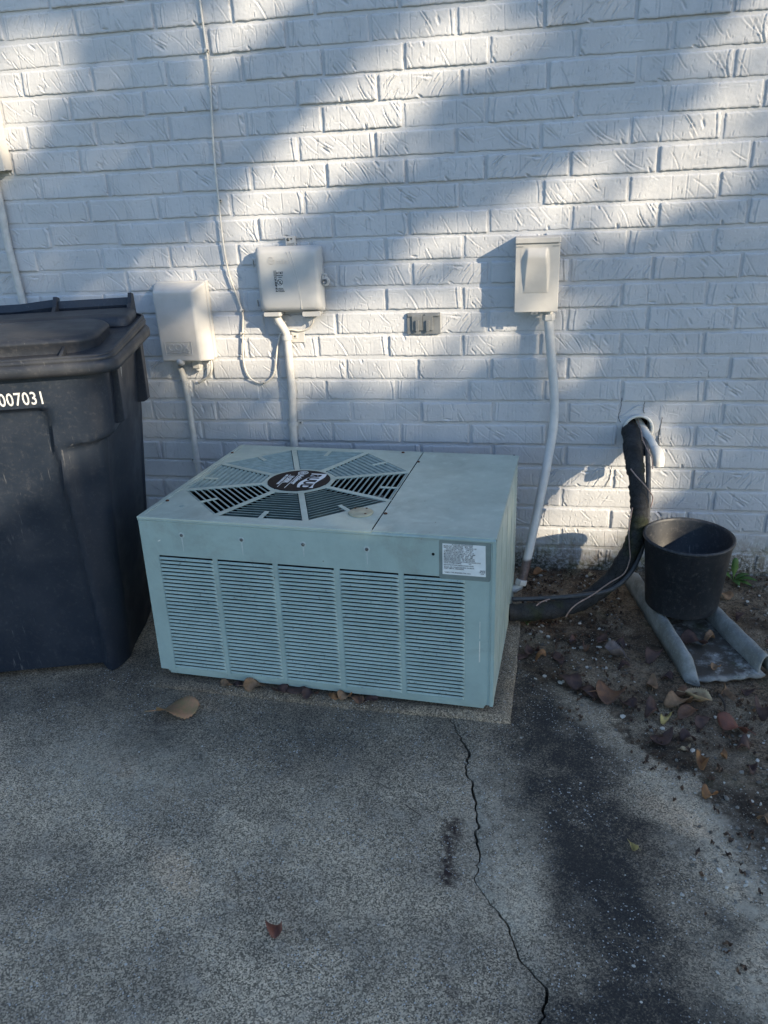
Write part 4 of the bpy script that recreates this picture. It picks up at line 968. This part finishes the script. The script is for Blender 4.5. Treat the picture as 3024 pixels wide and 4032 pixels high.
# ------------------------------------------------------------------ refrigerant line, drain, sleeve
t = thing('pipe_sleeve', 'white plastic pipe sleeve ring set through the wall above the bucket', 'pipe')
Ms = frame((SLV[0], 0, SLV[1]), (1, 0, 0), (0, 0, 1))
s_ = MB(); s_.lathe([(.0415, -.11), (.0465, -.11), (.0465, .002), (.0500, .004), (.0500, .012), (.0475, .0135), (.0415, .012), (.0415, -.11)], (0, 0, 0), 48, Ms); s_.build('ring', m_pvc, t)
s_ = MB(); s_.lathe([(0, -.085), (.041, -.085), (.041, -.080), (0, -.080)], (0, 0, 0), 24, Ms); s_.build('dirt_plug', m_dirt_dark, t)
t = thing('refrigerant_line', 'thick black foam insulated line running from the wall sleeve to the unit', 'pipe')
lp_ = [(.350, .06, .534), (.353, .0, .530), (.355, -.06, .512), (.354, -.115, .490), (.354, -.165, .468), (.360, -.200, .428), (.368, -.232, .37), (.371, -.248, .32), (.364, -.262, .258), (.341, -.275, .192), (.290, -.298, .109), (.212, -.335, .058), (.129, -.378, .046), (.048, -.406, .045), (-.03, -.425, .050)]
sp = spline(lp_, 10); N_ = len(sp)
def foam_r(i): u = i / (N_ - 1); return .0285 + .0012 * math.sin(i * 1.7) + .0009 * math.sin(i * .63)
s_ = MB(); s_.tube(sp, [foam_r(i) if (i / (N_ - 1) < .33 or i / (N_ - 1) > .375) else .0245 for i in range(N_)], 18); s_.build('insulation', m_foam, t)
# torn flaps at the split
for ang, i0, i1, sg in ((.2, 20, 33, 1), (2.6, 22, 34, 1), (-1.2, 41, 52, -1)):
    pts = []
    for i in range(i0, i1):
        c = sp[i]; k = (i - i0) / (i1 - 1 - i0); wdt = .030 * math.sin(PI * min(1, k * .8 + .2)) ** .6
        a = ang; rr_ = .0305
        pts.append([(c.x + rr_ * math.cos(a - wdt * 16), c.y - rr_ * math.sin(a - wdt * 16), c.z), (c.x + (rr_ + .003) * math.cos(a), c.y - (rr_ + .003) * math.sin(a), c.z), (c.x + rr_ * math.cos(a + wdt * 16), c.y - rr_ * math.sin(a + wdt * 16), c.z)])
    s_ = MB(); s_.loft(pts, False, False, True); s_.build('torn_flap', m_foam, t, 0, .005)
t2 = thing('liquid_line', 'thin grey tube following the black insulated line beside the bucket', 'pipe')
l2 = [(.395, .03, .525), (.397, -.04, .512), (.396, -.12, .495), (.394, -.18, .463), (.393, -.215, .425), (.395, -.245, .353), (.393, -.258, .273), (.377, -.277, .192), (.342, -.31, .137), (.288, -.335, .099), (.209, -.350, .085), (.129, -.355, .074), (.048, -.365, .070), (-.02, -.378, .072)]
s_ = MB(); s_.tube(spline(l2, 8), .0078, 10); s_.build('tube', m_thin, t2)
t2 = thing('control_wire', 'thin pinkish wire wound along the black insulated line', 'wire')
w1 = [(.375, .01, .565), (.378, -.06, .552), (.378, -.12, .537), (.390, -.165, .515), (.402, -.18, .495), (.406, -.19, .462)]
s_ = MB(); s_.tube(spline(w1, 8), .0020, 6); s_.build('wire', m_copper, t2)
w0 = [(.336, -.215, .470), (.352, -.240, .455), (.373, -.256, .436), (.392, -.254, .412), (.405, -.252, .388), (.400, -.262, .360)]
s_ = MB(); s_.tube(spline(w0, 8), .0020, 6); s_.build('wire', m_copper, t2)
w2 = [(.345, -.262, .358), (.338, -.280, .296), (.342, -.294, .239), (.346, -.302, .196), (.330, -.315, .150), (.285, -.328, .120), (.229, -.365, .092), (.19, -.392, .080), (.165, -.406, .062), (.150, -.408, .034)]
s_ = MB(); s_.tube(spline(w2, 8), .0021, 6); s_.build('wire', m_copper, t2)
w3 = [(.105, -.36, .070), (.085, -.378, .0735), (.065, -.40, .0738), (.045, -.425, .062), (.035, -.434, .035)]
s_ = MB(); s_.tube(spline(w3, 8), .0020, 6); s_.build('wire', m_copper, t2)
t2 = thing('drain_pipe', 'white plastic drain pipe with elbow poking out of the wall sleeve', 'pipe')
dr = [(.378, .06, .548), (.396, 0.0, .531), (.4255, -.098, .492)]
s_ = MB(); s_.tube(dr, .0150, 20); s_.build('pipe', m_pvc, t2)
dv = (Vector(dr[2]) - Vector(dr[1])).normalized(); e0 = Vector(dr[2]) - dv * .006
s_ = MB(); s_.tube([e0, e0 + dv * .004, e0 + dv * .020, e0 + dv * .030 + Vector((0, 0, -.004)), e0 + dv * .034 + Vector((0, 0, -.011)), e0 + dv * .0345 + Vector((0, 0, -.020)), e0 + dv * .0345 + Vector((0, 0, -.031))], [.0168, .0188, .0188, .0192, .0190, .0188, .0188], 22); s_.build('elbow', m_pvc, t2)

# ------------------------------------------------------------------ splash block and bucket
spb = thing('splash_block', 'grey-green splash block trough with two ridges and flaking floor under the bucket', 'splash block')
S_N = 44
def ends(t):
    lo_ = Vector((lerp(.362, .471, t), lerp(-.085, -.675, t), 0)); li = Vector((lerp(.400, .506, t), lerp(-.085, -.690, t), 0))
    ri = Vector((lerp(.506, .681, t), lerp(-.075, -.645, t), 0)); ro = Vector((lerp(.548, .718, t), lerp(-.060, -.615, t), 0))
    return lo_, li, ri, ro
mb = MB(); secs = []
for i in range(S_N + 1):
    t = i / S_N; lo_, li, ri, ro = ends(t); a0 = lo_.lerp(li, .7); b0 = ri.lerp(ro, .3); row = []
    for k in range(15):
        p = a0.lerp(b0, k / 14); row.append((p.x, p.y + (.004 * math.sin(k * 1.9) if i == S_N else 0), .010 + .0015 * math.sin(k * .9 + i * .4) + .004 * (abs(k - 7) / 7) ** 4))
    secs.append(row)
mb.loft(secs, False, False, True); tr = mb.build('floor', m_splash, spb, 0, .006)
fl_, gr_ = [], []
for i in range(S_N + 1):
    for k in range(15):
        fr_ = i / S_N
        fl_.append(1.0 if (fr_ > .76 and k >= 7 - (fr_ - .76) * 12) or (.52 < fr_ < .60 and 1 < k < 8) else 0.0); gr_.append(.95 if fr_ < .96 else .5)
for nm, a in (('flake', fl_), ('grime', gr_)):
    at = tr.data.attributes.new(nm, 'FLOAT', 'POINT'); at.data.foreach_set('value', np.asarray(a, dtype=np.float32))
for side in (0, 1):
    mb = MB(); secs = []
    for i in range(S_N + 1):
        t = i / S_N * (1 if side == 0 else .965); e = ends(t); a0, b0 = (e[0], e[1]) if side == 0 else (e[3], e[2])
        h = .059
        if side == 0: h *= min(1, max(.0, 1 - max(0, (t - .84) / .16) ** 2.2) + .10)
        h *= min(1, .55 + t * 5); row = []
        for k in range(15):
            ang = PI * k / 14; u = .5 - .5 * math.copysign(abs(math.cos(ang)) ** .75, math.cos(ang)); p = a0.lerp(b0, u * .94 + .03 + .05 * math.sin(ang))
            row.append((p.x, p.y, .002 + h * math.sin(ang) ** .72 + .0012 * math.sin(i * .9 + k)))
        secs.append(row)
    mb.loft(secs, False, False, True)
    if side == 0: n_ = len(mb.v); mb.add(secs[-1] + [tuple(sum(Vector(p).x for p in secs[-1]) / 15 if c == 0 else (sum(Vector(p).y for p in secs[-1]) / 15 if c == 1 else .001) for c in range(3))], [(k, k + 1, 15) for k in range(14)])
    mb.build('rail', m_splash, spb, 0, .006)
bk = thing('bucket', 'round black plastic plant bucket standing on the splash block', 'bucket', (.507, -.3386, .0665))
s_ = MB(); rb, rt, hh = .1085, .1290, .236
s_.lathe([(0, .004), (rb - .006, .003), (rb - .003, 0), (rb, .004), (lerp(rb, rt, .95), hh * .95), (rt, hh * .955), (rt, hh - .010)], (0, 0, 0), 64, None, True, False); s_.build('shell', m_bucket, bk)
s_ = MB(); s_.lathe([(rt - .001, hh - .012), (rt + .0025, hh - .010), (rt + .0055, hh - .004), (rt + .0045, hh + .001), (rt + .001, hh + .003), (rt - .003, hh + .001), (rt - .005, hh - .006), (rb - .004, .010), (0, .009)], (0, 0, 0), 64, None, True, False); s_.build('rim', m_bucket, bk)

# ------------------------------------------------------------------ weeds
def blade(base, ang, ln_, wd_, rise, droop=.3):
    mb = MB(); secs = []; d = Vector((math.cos(ang), math.sin(ang), 0)); s = Vector((-d.y, d.x, 0)); n = 9
    for i in range(n):
        t = i / (n - 1); w = wd_ * (math.sin(PI * min(.98, t ** .8)) ** .8 * .5 + .02) * (1 + .12 * math.sin(i * 2.6))
        if t < .3: w = max(w * (t / .3) ** 1.4, .0012)
        c = Vector(base) + d * ln_ * t + Vector((0, 0, rise * math.sin(t * PI * .5) - droop * ln_ * t * t))
        c.z = max(c.z, .004)
        secs.append([c - s * w + Vector((0, 0, w * .35)), c, c + s * w + Vector((0, 0, w * .35))])
    mb.loft(secs, False, False, True); return mb
wd = thing('weed', 'green leafy weed sprouting at the wall base right of the bucket', 'plant', (.735, -.055, 0))
for ang, l_, w_, rz, dr_ in ((1.45, .015, .022, .080, 0), (2.7, .055, .022, .030, .2), (-.25, .075, .024, .022, .15), (-.7, .065, .020, .010, .1), (.35, .06, .019, .026, .2), (-1.35, .045, .022, .008, .1)):
    blade((0, 0, .004), ang, l_, w_, rz, dr_).build('leaf', m_leafgreen, wd, 0, .0006)
wd = thing('weed', 'tiny green sprig beside the air conditioner pad', 'plant', (-.003, -.412, 0.0))
wd.location.x = .028
for ang, l_, w_, rz, dr_ in ((.2, .022, .010, .008, 0), (1.7, .020, .009, .012, 0), (3.3, .02, .009, .01, 0), (4.8, .024, .010, .008, 0)):
    blade((0, 0, .006), ang, l_, w_, rz, dr_).build('leaf', m_leafgreen, wd, 0, .0005)

# ------------------------------------------------------------------ fallen leaves
def leaf_mesh(seed, ln_, wd_, curl, fold, twist=0):
    r = np.random.default_rng(seed); n = 29; secs = []
    for i in range(n):
        t = i / (n - 1)
        w = wd_ * .5 * (math.sin(PI * t ** .85) ** .75 if 0 < t < 1 else 0) * (1 + (.14 if i % 2 else -.06) * r.uniform(.5, 1.2)) + .0004
        x = ln_ * (t - .5)
        cz = curl * (t - .5) ** 2 * 4 + .003 * math.sin(t * 9 + seed)
        row = []
        for k in (-1, -.6, 0, .6, 1):
            yy = k * w; z = cz + fold * abs(k) ** 1.3 * w + .0022 * math.sin(7 * t + k * 3 + seed) + twist * yy * (t - .5)
            row.append((x, yy, z))
        secs.append(row)
    mb = MB(); mb.loft(secs, False, False, True)
    zmin = min(v[2] for v in mb.v); mb.v = [(v[0], v[1], v[2] - zmin) for v in mb.v]
    return mb
def leaf(x, y, z, c, size, label, group, rz=None, curl=None, fold=None, tilt=(0, 0), asp=.50):
    sd = random.randint(0, 9999)
    L_ = .060 * size
    mb = leaf_mesh(sd, L_, L_ * asp, (random.uniform(-.016, .020) if curl is None else curl) * size, random.uniform(-.35, .6) if fold is None else fold, random.uniform(-6, 6))
    st = [(-L_ / 2 - .018 * size, 0, .002), (-L_ / 2, 0, .003)]
    t = thing('fallen_leaf', label, 'leaf', (x, y, z), random.uniform(0, 2 * PI) if rz is None else rz, group)
    t.rotation_euler = (tilt[0], tilt[1], t.rotation_euler[2])
    o = mb.build('blade', m_leaf[c], t, 0, .0006)
    zz = mb.v[2][2]
    s_ = MB(); s_.tube([(-L_ / 2 - .016 * size, .002, max(0.0008, zz - .001)), (-L_ / 2 + .002, 0, zz)], .0009 * size, 5); s_.build('stem', m_leaf[c], t)
    return t
def gz(x, y): return float(ground_h(np.array([x]), np.array([y]))[0]) + .001
G1 = 'dead leaves in the litter right of the unit'
COLN = {'dk': 'dark brown', 'br': 'mid brown', 'tan': 'tan', 'or': 'orange', 'pale': 'pale buff', 'yel': 'yellow', 'red': 'reddish brown', 'gr': 'greyish'}
LV = [(0.013, -0.599, 'dk', 0.9), (0.072, -0.592, 'or', 0.8), (0.045, -0.575, 'dk', 0.8), (0.123, -0.591, 'dk', 1.1), (0.256, -0.488, 'dk', 0.9), (0.305, -0.516, 'dk', 1.1), (0.288, -0.564, 'gr', 1.2), (0.40, -0.57, 'dk', 1.2), (0.148, -0.713, 'dk', 1.4), (0.198, -0.755, 'dk', 1.1), (0.26, -0.764, 'br', 1.5), (0.378, -0.699, 'tan', 1), (0.465, -0.735, 'br', 1), (0.433, -0.784, 'tan', 1.3), (0.488, -0.759, 'pale', 1.2), (0.566, -0.705, 'tan', 0.9), (0.358, -0.83, 'dk', 1.1), (0.39, -0.85, 'yel', 0.7), (0.452, -0.822, 'br', 1.2), (0.482, -0.858, 'dk', 0.9), (0.551, -0.867, 'red', 1.4), (0.37, -0.929, 'dk', 1.3), (0.423, -0.956, 'pale', 0.5), (0.45, -1.013, 'or', 0.9), (0.447, -1.119, 'or', 0.6), (0.641, -0.797, 'dk', 1.2), (0.735, -0.62, 'or', 1.0), (0.765, -0.462, 'dk', 1.1), (0.677, -0.182, 'tan', 1.0), (0.235, -0.238, 'br', 0.7), (0.207, -0.536, 'br', 0.6), (0.552, -1.181, 'tan', 0.6), (0.51, -0.972, 'or', 0.5), (0.561, -0.941, 'dk', 0.8), (0.425, -0.655, 'dk', 0.7), (0.301, -0.796, 'dk', 0.8), (0.435, -0.918, 'dk', 0.7), (0.566, -1.013, 'dk', 0.6), (0.70, -0.30, 'dk', .8), (.63, -.70, 'dk', .7), (.31, -.62, 'dk', .7), (.17, -.50, 'dk', .7)]
SPEC_DK = {0: 'dark brown leaf leaning on the pad edge below the hose', 2: 'dark brown leaf wedged between pad edge and orange brown leaf', 3: 'dark brown leaf just right of the orange brown leaf by the pad', 4: 'dark brown leaf on soil below the bend of the black line',
  5: 'wide dark brown leaf just behind the greyish curled leaf', 7: 'dark brown leaf touching the left ridge of the splash block', 8: 'long dark brown leaf where soil meets the black stained concrete', 9: 'dark brown leaf just left of the large jagged leaf',
  16: 'dark brown leaf just behind the small yellow leaf', 19: 'dark brown leaf just left of the long reddish leaf', 21: 'wide dark brown leaf below the small yellow leaf', 25: 'dark brown leaf at the right picture edge beyond the long reddish leaf',
  27: 'dark brown leaf outside the right ridge of the splash block', 33: 'dark brown leaf just below the long reddish leaf', 34: 'dark brown leaf tucked at the front tip of the left ridge', 35: 'dark brown leaf just right of the large jagged leaf',
  36: 'small dark brown leaf right of the wide dark one below the yellow leaf', 37: 'small dark brown leaf, lowest of the dark leaves on the soil', 38: 'dark brown leaf on soil right of the bucket', 39: 'dark brown leaf at the front lip of the splash block',
  40: 'dark brown leaf just below the greyish curled leaf', 41: 'small dark brown leaf on soil between hose and pad leaves', 12: 'mid brown leaf just in front of the splash block', 18: 'mid brown leaf between the yellow leaf and the dark leaf', 29: 'mid brown leaf on soil behind the black line', 30: 'small mid brown leaf on soil below the black line',
  11: 'tan leaf just left of the front tip of the splash block', 32: 'tiny orange leaf right of the tiny pale buff leaf'}
SPEC = {6: 'greyish curled leaf edge-up on soil between hose and splash block', 10: 'large mid brown jagged leaf on the edge of the soil', 14: 'pale buff curled leaf near the front of the splash block', 15: 'tan leaf standing up against the front of the splash block', 17: 'small yellow leaf among the dark litter', 20: 'long reddish brown leaf lying at the right of the soil', 22: 'tiny pale buff leaf on the soil below the yellow leaf', 23: 'orange curled leaf where soil meets concrete', 24: 'small orange leaf on bare sandy soil at lower right', 26: 'orange leaf beyond the broken right ridge of the splash block', 28: 'tan leaf on soil behind the bucket on the right', 1: 'orange brown leaf beside the pad edge', 31: 'small tan leaf at the lower right picture edge', 13: 'broad tan leaf lying between two brown leaves in front of the splash block'}
SPEC.update(SPEC_DK)
for i, (x, y, c, s) in enumerate(LV):
    kw = {}
    if i == 15: kw = dict(tilt=(0, -.9), curl=.015, fold=.8, rz=1.9)
    if i in (6, 14, 23): kw = dict(fold=1.6, curl=.012)
    if i == 10: kw = dict(rz=.35, fold=.25, asp=.7)
    leaf(x, y, gz(x, y) + .001, c, s, SPEC.get(i, COLN[c] + ' dead leaf in the litter on the soil'), G1, **kw)
G2 = 'dead leaves caught under the front of the unit'
for i, (x, y, c, s) in enumerate([(-0.824, -0.862, 'tan', 0.7), (-0.739, -0.862, 'tan', 1.0), (-0.658, -0.872, 'dk', 0.8), (-0.606, -0.870, 'dk', 1.2), (-0.566, -0.885, 'dk', 0.8), (-0.497, -0.880, 'or', 0.7), (-0.467, -0.883, 'tan', 0.7), (-0.431, -0.886, 'br', 0.8), (-0.393, -0.888, 'dk', 0.7), (-0.787, -0.858, 'dk', 0.6)]):
    sp_l = {1: 'broad tan leaf propped under the louvered front of the unit', 5: 'small orange leaf under the louvered front of the unit', 7: 'mid brown leaf under the right half of the louvered front', 0: 'small tan leaf, leftmost under the louvered front', 6: 'small tan leaf just right of the orange leaf under the louvers', 2: 'dark leaf just right of the broad tan leaf under the unit', 3: 'large dark leaf near the middle under the louvered front', 4: 'dark leaf between the large dark leaf and the orange leaf', 8: 'dark leaf, rightmost of those under the louvered front', 9: 'small dark leaf left of the broad tan leaf under the unit'}
    leaf(x, y, .020, c, s, sp_l.get(i, COLN[c] + ' leaf caught on the pad under the louvered front'), G2, fold=.6 if i == 1 else None, tilt=(.5 if i == 1 else .1, 0), rz=random.uniform(-.5, .5) if i != 1 else .2)
leaf(-.923, -.977, gz(-.923, -.977), 'mix', 2.0, 'large tan leaf alone on the concrete left of centre', 'lone leaves on the concrete', rz=.25, curl=.003, fold=.18, asp=.62)
leaf(-.45, -1.594, gz(-.45, -1.594), 'red', .62, 'small reddish leaf alone on the concrete at the bottom', 'lone leaves on the concrete', rz=-.4, fold=.2, asp=.75)
leaf(.257, -1.292, gz(.257, -1.292), 'yel', .55, 'tiny curled yellow leaf on the dark stained concrete', 'lone leaves on the concrete', rz=2.2, curl=.02, fold=1.0, asp=.3)
leaf(.075, -.062, gz(.075, -.062) + .004, 'or', .95, 'bright orange leaf at the wall base behind the whip hose', 'leaves at the wall base', fold=.9, rz=.5)
leaf(.258, -.052, gz(.258, -.052), 'pale', .45, 'tiny pale scrap of leaf at the wall base', 'leaves at the wall base', rz=.2, fold=.1)
leaf(.523, -.50, .0175, 'dk', 1.3, 'dark brown leaf lying flat on the splash block floor', 'leaves on the splash block', rz=-.45, curl=.002, fold=.15, asp=.5)
leaf(.560, -.622, .0175, 'tan', .55, 'small tan leaf on the floor of the splash block', 'leaves on the splash block', rz=.4)
leaf(.572, -.478, .0175, 'tan', .85, 'curled tan leaf in the splash block just below the bucket', 'leaves on the splash block', rz=.9, fold=.8)
# twigs
def twig(pts, r, label):
    s_ = MB(); sp = spline(pts, 5); s_.tube(sp, [r * (1 - .5 * i / len(sp)) for i in range(len(sp))], 6); o = s_.build('twig', m_bark); tag(o, label, 'twig', 'fallen twigs'); return o
twig([(.548, -.735, .010), (.553, -.775, .012), (.548, -.80, .008)], .0045, 'short dark twig on soil in front of the splash block')
twig([(.31, -.50, .008), (.318, -.535, .010)], .003, 'pale snapped twig beside the left ridge of the splash block')
twig([(-1.36, -.955, .004), (-1.335, -.975, .005), (-1.325, -.985, .003)], .0016, 'thin dark twig on the concrete below the bin')
twig([(-.245, -1.235, .003), (-.225, -1.25, .004), (-.205, -1.262, .003)], .0016, 'thin dark twig on the concrete left of the crack')
twig([(.30, -1.36, .004), (.335, -1.345, .006), (.35, -1.362, .004)], .0012, 'bent pale twig on the stained concrete')

# ------------------------------------------------------------------ gravel and litter scraps (uncountable)
ico = [(0, 0, 1), (.894, 0, .447), (.276, .851, .447), (-.724, .526, .447), (-.724, -.526, .447), (.276, -.851, .447), (.724, .526, -.447), (-.276, .851, -.447), (-.894, 0, -.447), (-.276, -.851, -.447), (.724, -.526, -.447), (0, 0, -1)]
icf = [(0, 1, 2), (0, 2, 3), (0, 3, 4), (0, 4, 5), (0, 5, 1), (1, 6, 2), (2, 7, 3), (3, 8, 4), (4, 9, 5), (5, 10, 1), (6, 7, 2), (7, 8, 3), (8, 9, 4), (9, 10, 5), (10, 6, 1), (11, 7, 6), (11, 8, 7), (11, 9, 8), (11, 10, 9), (11, 6, 10)]
gm = MB(); tone = []
cnt = 0
while cnt < 5200:
    x, y = rng.uniform(-.02, 1.7), -rng.uniform(.01, 2.3)
    s = float(soil_f(np.array([x]), np.array([y]))[0])
    if rng.random() > s * (.35 + .65 * (vnoise(np.array([x * 7]), np.array([y * 7]), 77)[0] + .5)): continue
    if .34 < x < .74 and -.72 < y < -.06: continue
    r = .0012 + .0060 * rng.random() ** 3
    a = rng.uniform(0, 6.28); sc3 = r * np.array([rng.uniform(.8, 1.6), rng.uniform(.6, 1.1), rng.uniform(.35, .8)]); c, s2 = math.cos(a), math.sin(a)
    z = gz(x, y)
    pts = [((p[0] * sc3[0]) * c - (p[1] * sc3[1]) * s2 + x, (p[0] * sc3[0]) * s2 + (p[1] * sc3[1]) * c + y, p[2] * sc3[2] + z + sc3[2] * .3) for p in np.array(ico) * rng.uniform(.75, 1.2, (12, 1))]
    gm.add(pts, icf); tone += [min(1, max(0, rng.random() ** 1.5))] * 12; cnt += 1
while cnt < 5200 + 280:
    x, y = rng.uniform(-1.6, .5), -rng.uniform(.88, 2.2)
    r = .001 + .0022 * rng.random() ** 2
    z = gz(x, y)
    pts = [(p[0] * r * 1.3 + x, p[1] * r + y, p[2] * r * .4 + z) for p in np.array(ico) * rng.uniform(.7, 1.2, (12, 1))]
    gm.add(pts, icf); tone += [rng.uniform(.5, 1)] * 12; cnt += 1
go = gm.build('gravel', m_stone); at = go.data.attributes.new('tone', 'FLOAT', 'POINT'); at.data.foreach_set('value', np.asarray(tone, dtype=np.float32))
tag(go, 'loose pale and dark gravel bits strewn over the soil', 'gravel', kind='stuff')
lm = MB(); cnt = 0
while cnt < 1500:
    x, y = rng.uniform(-.01, 1.5), -rng.uniform(.02, 1.6)
    if float(soil_f(np.array([x + .05]), np.array([y]))[0]) * (1 if y > -1.1 else .3) * (.25 + 1.5 * max(0, vnoise(np.array([x * 8]), np.array([y * 8]), 91)[0] + .2)) < rng.random() or (.34 < x < .74 and -.72 < y < -.06): continue
    m = leaf_mesh(int(rng.integers(9999)), .006 + .016 * rng.random() ** 2, .003 + .006 * rng.random(), .0015, .3); a = rng.uniform(0, 6.28); z = gz(x, y)
    lm.add([(v[0] * math.cos(a) - v[1] * math.sin(a) + x, v[0] * math.sin(a) + v[1] * math.cos(a) + y, v[2] + z) for v in m.v], m.f, True); cnt += 1
lo_ = lm.build('leaf_litter', simple('litter_scraps', (.05, .03, .022), (.11, .065, .038), 40, .85)); tag(lo_, 'fine dark crumbs of dead leaf over the soil', 'leaf litter', kind='stuff')

# ------------------------------------------------------------------ the tree that dapples the wall (stands right of the driveway, out of frame)
LIT = [  # gaps in the crown: polylines (x, z, half width, strength) where the sun reaches the wall
    ([(-1.80, 1.52), (-1.66, 1.63), (-1.53, 1.71)], .12, 1.0), ([(-1.85, 1.36), (-1.70, 1.48)], .10, .5),
    ([(-1.05, 1.72), (-.90, 1.79), (-.70, 1.90)], .09, .85),
    ([(-.179, 1.715), (-.342, 1.645), (-.486, 1.544), (-.674, 1.372), (-.871, 1.256), (-.949, 1.143)], .105, 1.0),
    ([(-1.08, 1.06), (-1.19, 1.05)], .10, .9),
    ([(.70, 1.72), (.625, 1.639), (.55, 1.497), (.403, 1.35), (.212, 1.256), (.037, 1.183), (-.207, 1.122), (-.359, 1.011)], .11, .95),
    ([(-1.10, .80), (-.821, .801), (-.588, .831), (-.364, .829), (-.208, .889), (-.05, .95)], .135, 1.0), ([(-.6, .636), (-.432, .686)], .07, .6),
    ([(.081, .795), (.137, .855)], .08, .8), ([(.06, .08), (.19, .19), (.302, .34), (.42, .42)], .115, 1.0), ([(.174, .142), (.332, .184), (.414, .328)], .11, 1.0),
    ([(-1.292, .788), (-1.116, .901)], .11, .6), ([(-1.35, .56), (-.9, .62), (-.5, .60), (-.15, .70)], .14, .38), ([(-1.5, 1.15), (-1.3, 1.0)], .12, .35), ([(.35, 1.05), (.6, 1.15)], .10, .3)]
def lit_f(x, z):
    L_ = np.zeros(x.shape)
    for pts, w, s in LIT:
        d = seg_dist(x, z, pts); L_ = np.maximum(L_, s * sstep(w * 1.95, w * .65, d))
    return L_
tree = thing('shade_tree', 'broad leafy tree right of the driveway shading the wall', 'tree', (0, 0, 0))
NLV = 26000
zz = rng.uniform(-2.7, 2.5, NLV); xx = rng.uniform(-2.3, 1.5, NLV) + 1.9 * np.minimum(zz, 0) * 1.0
xx = xx + np.where(zz < 0, rng.uniform(-.2, .5, NLV), 0)
keep = rng.random(NLV) > np.maximum(lit_f(xx, zz) * .98, .55 * sstep(.30, .60, zz) * (.62 + .9 * vnoise(xx * 5 + 20 + zz * 4, zz * 5 + 20 - xx * 4, 55))) + .02
zz, xx = zz[keep], xx[keep]; n = len(zz)
Dd = rng.normal(10.5, .9, n)
C0 = np.stack([xx, 0 * xx, zz], 1) + Dd[:, None] * np.array(TO_SUN)[None]
ok = C0[:, 2] > .25; C0 = C0[ok]; n = len(C0)
def rnd_dir(n):
    v = rng.normal(0, 1, (n, 3)); return v / np.linalg.norm(v, axis=1)[:, None]
u = rnd_dir(n); w = rnd_dir(n); w -= (w * u).sum(1)[:, None] * u; w /= np.linalg.norm(w, axis=1)[:, None]
ls = rng.uniform(.05, .085, n)[:, None]
V = np.stack([C0 - u * ls, C0 + w * ls * .55, C0 + u * ls, C0 - w * ls * .55], 1).reshape(-1, 3)
me = bpy.data.meshes.new('crown'); me.from_pydata(V.tolist(), [], [(4 * i, 4 * i + 1, 4 * i + 2, 4 * i + 3) for i in range(n)]); me.materials.append(m_tree_leaf)
crown = bpy.data.objects.new('crown', me); link(crown, tree); tag(crown, kind='stuff')
cen = C0.mean(0)
s_ = MB(); tb_ = Vector((cen[0] + .3, cen[1] - .4, 0)); tp_ = Vector((cen[0], cen[1], cen[2] + .2))
s_.tube(spline([tb_ + Vector((0, 0, -.1)), tb_ + Vector((.03, .05, .6)), tb_.lerp(tp_, .5) + Vector((.1, -.1, 0)), tp_], 5), [.26, .22, .2, .19, .185, .18, .175, .17, .165, .16, .15, .14, .12, .10, .08, .06], 10); s_.build('trunk', m_bark, tree)
for k in range(7):
    e = C0[rng.integers(n)]; b0 = tb_.lerp(tp_, .35 + .08 * k)
    s_ = MB(); s_.tube(spline([b0, b0.lerp(Vector(e), .5) + Vector((0, 0, .15)), Vector(e)], 4), [.05, .047, .044, .04, .036, .03, .024, .018, .012], 7); s_.build('limb', m_bark, tree)
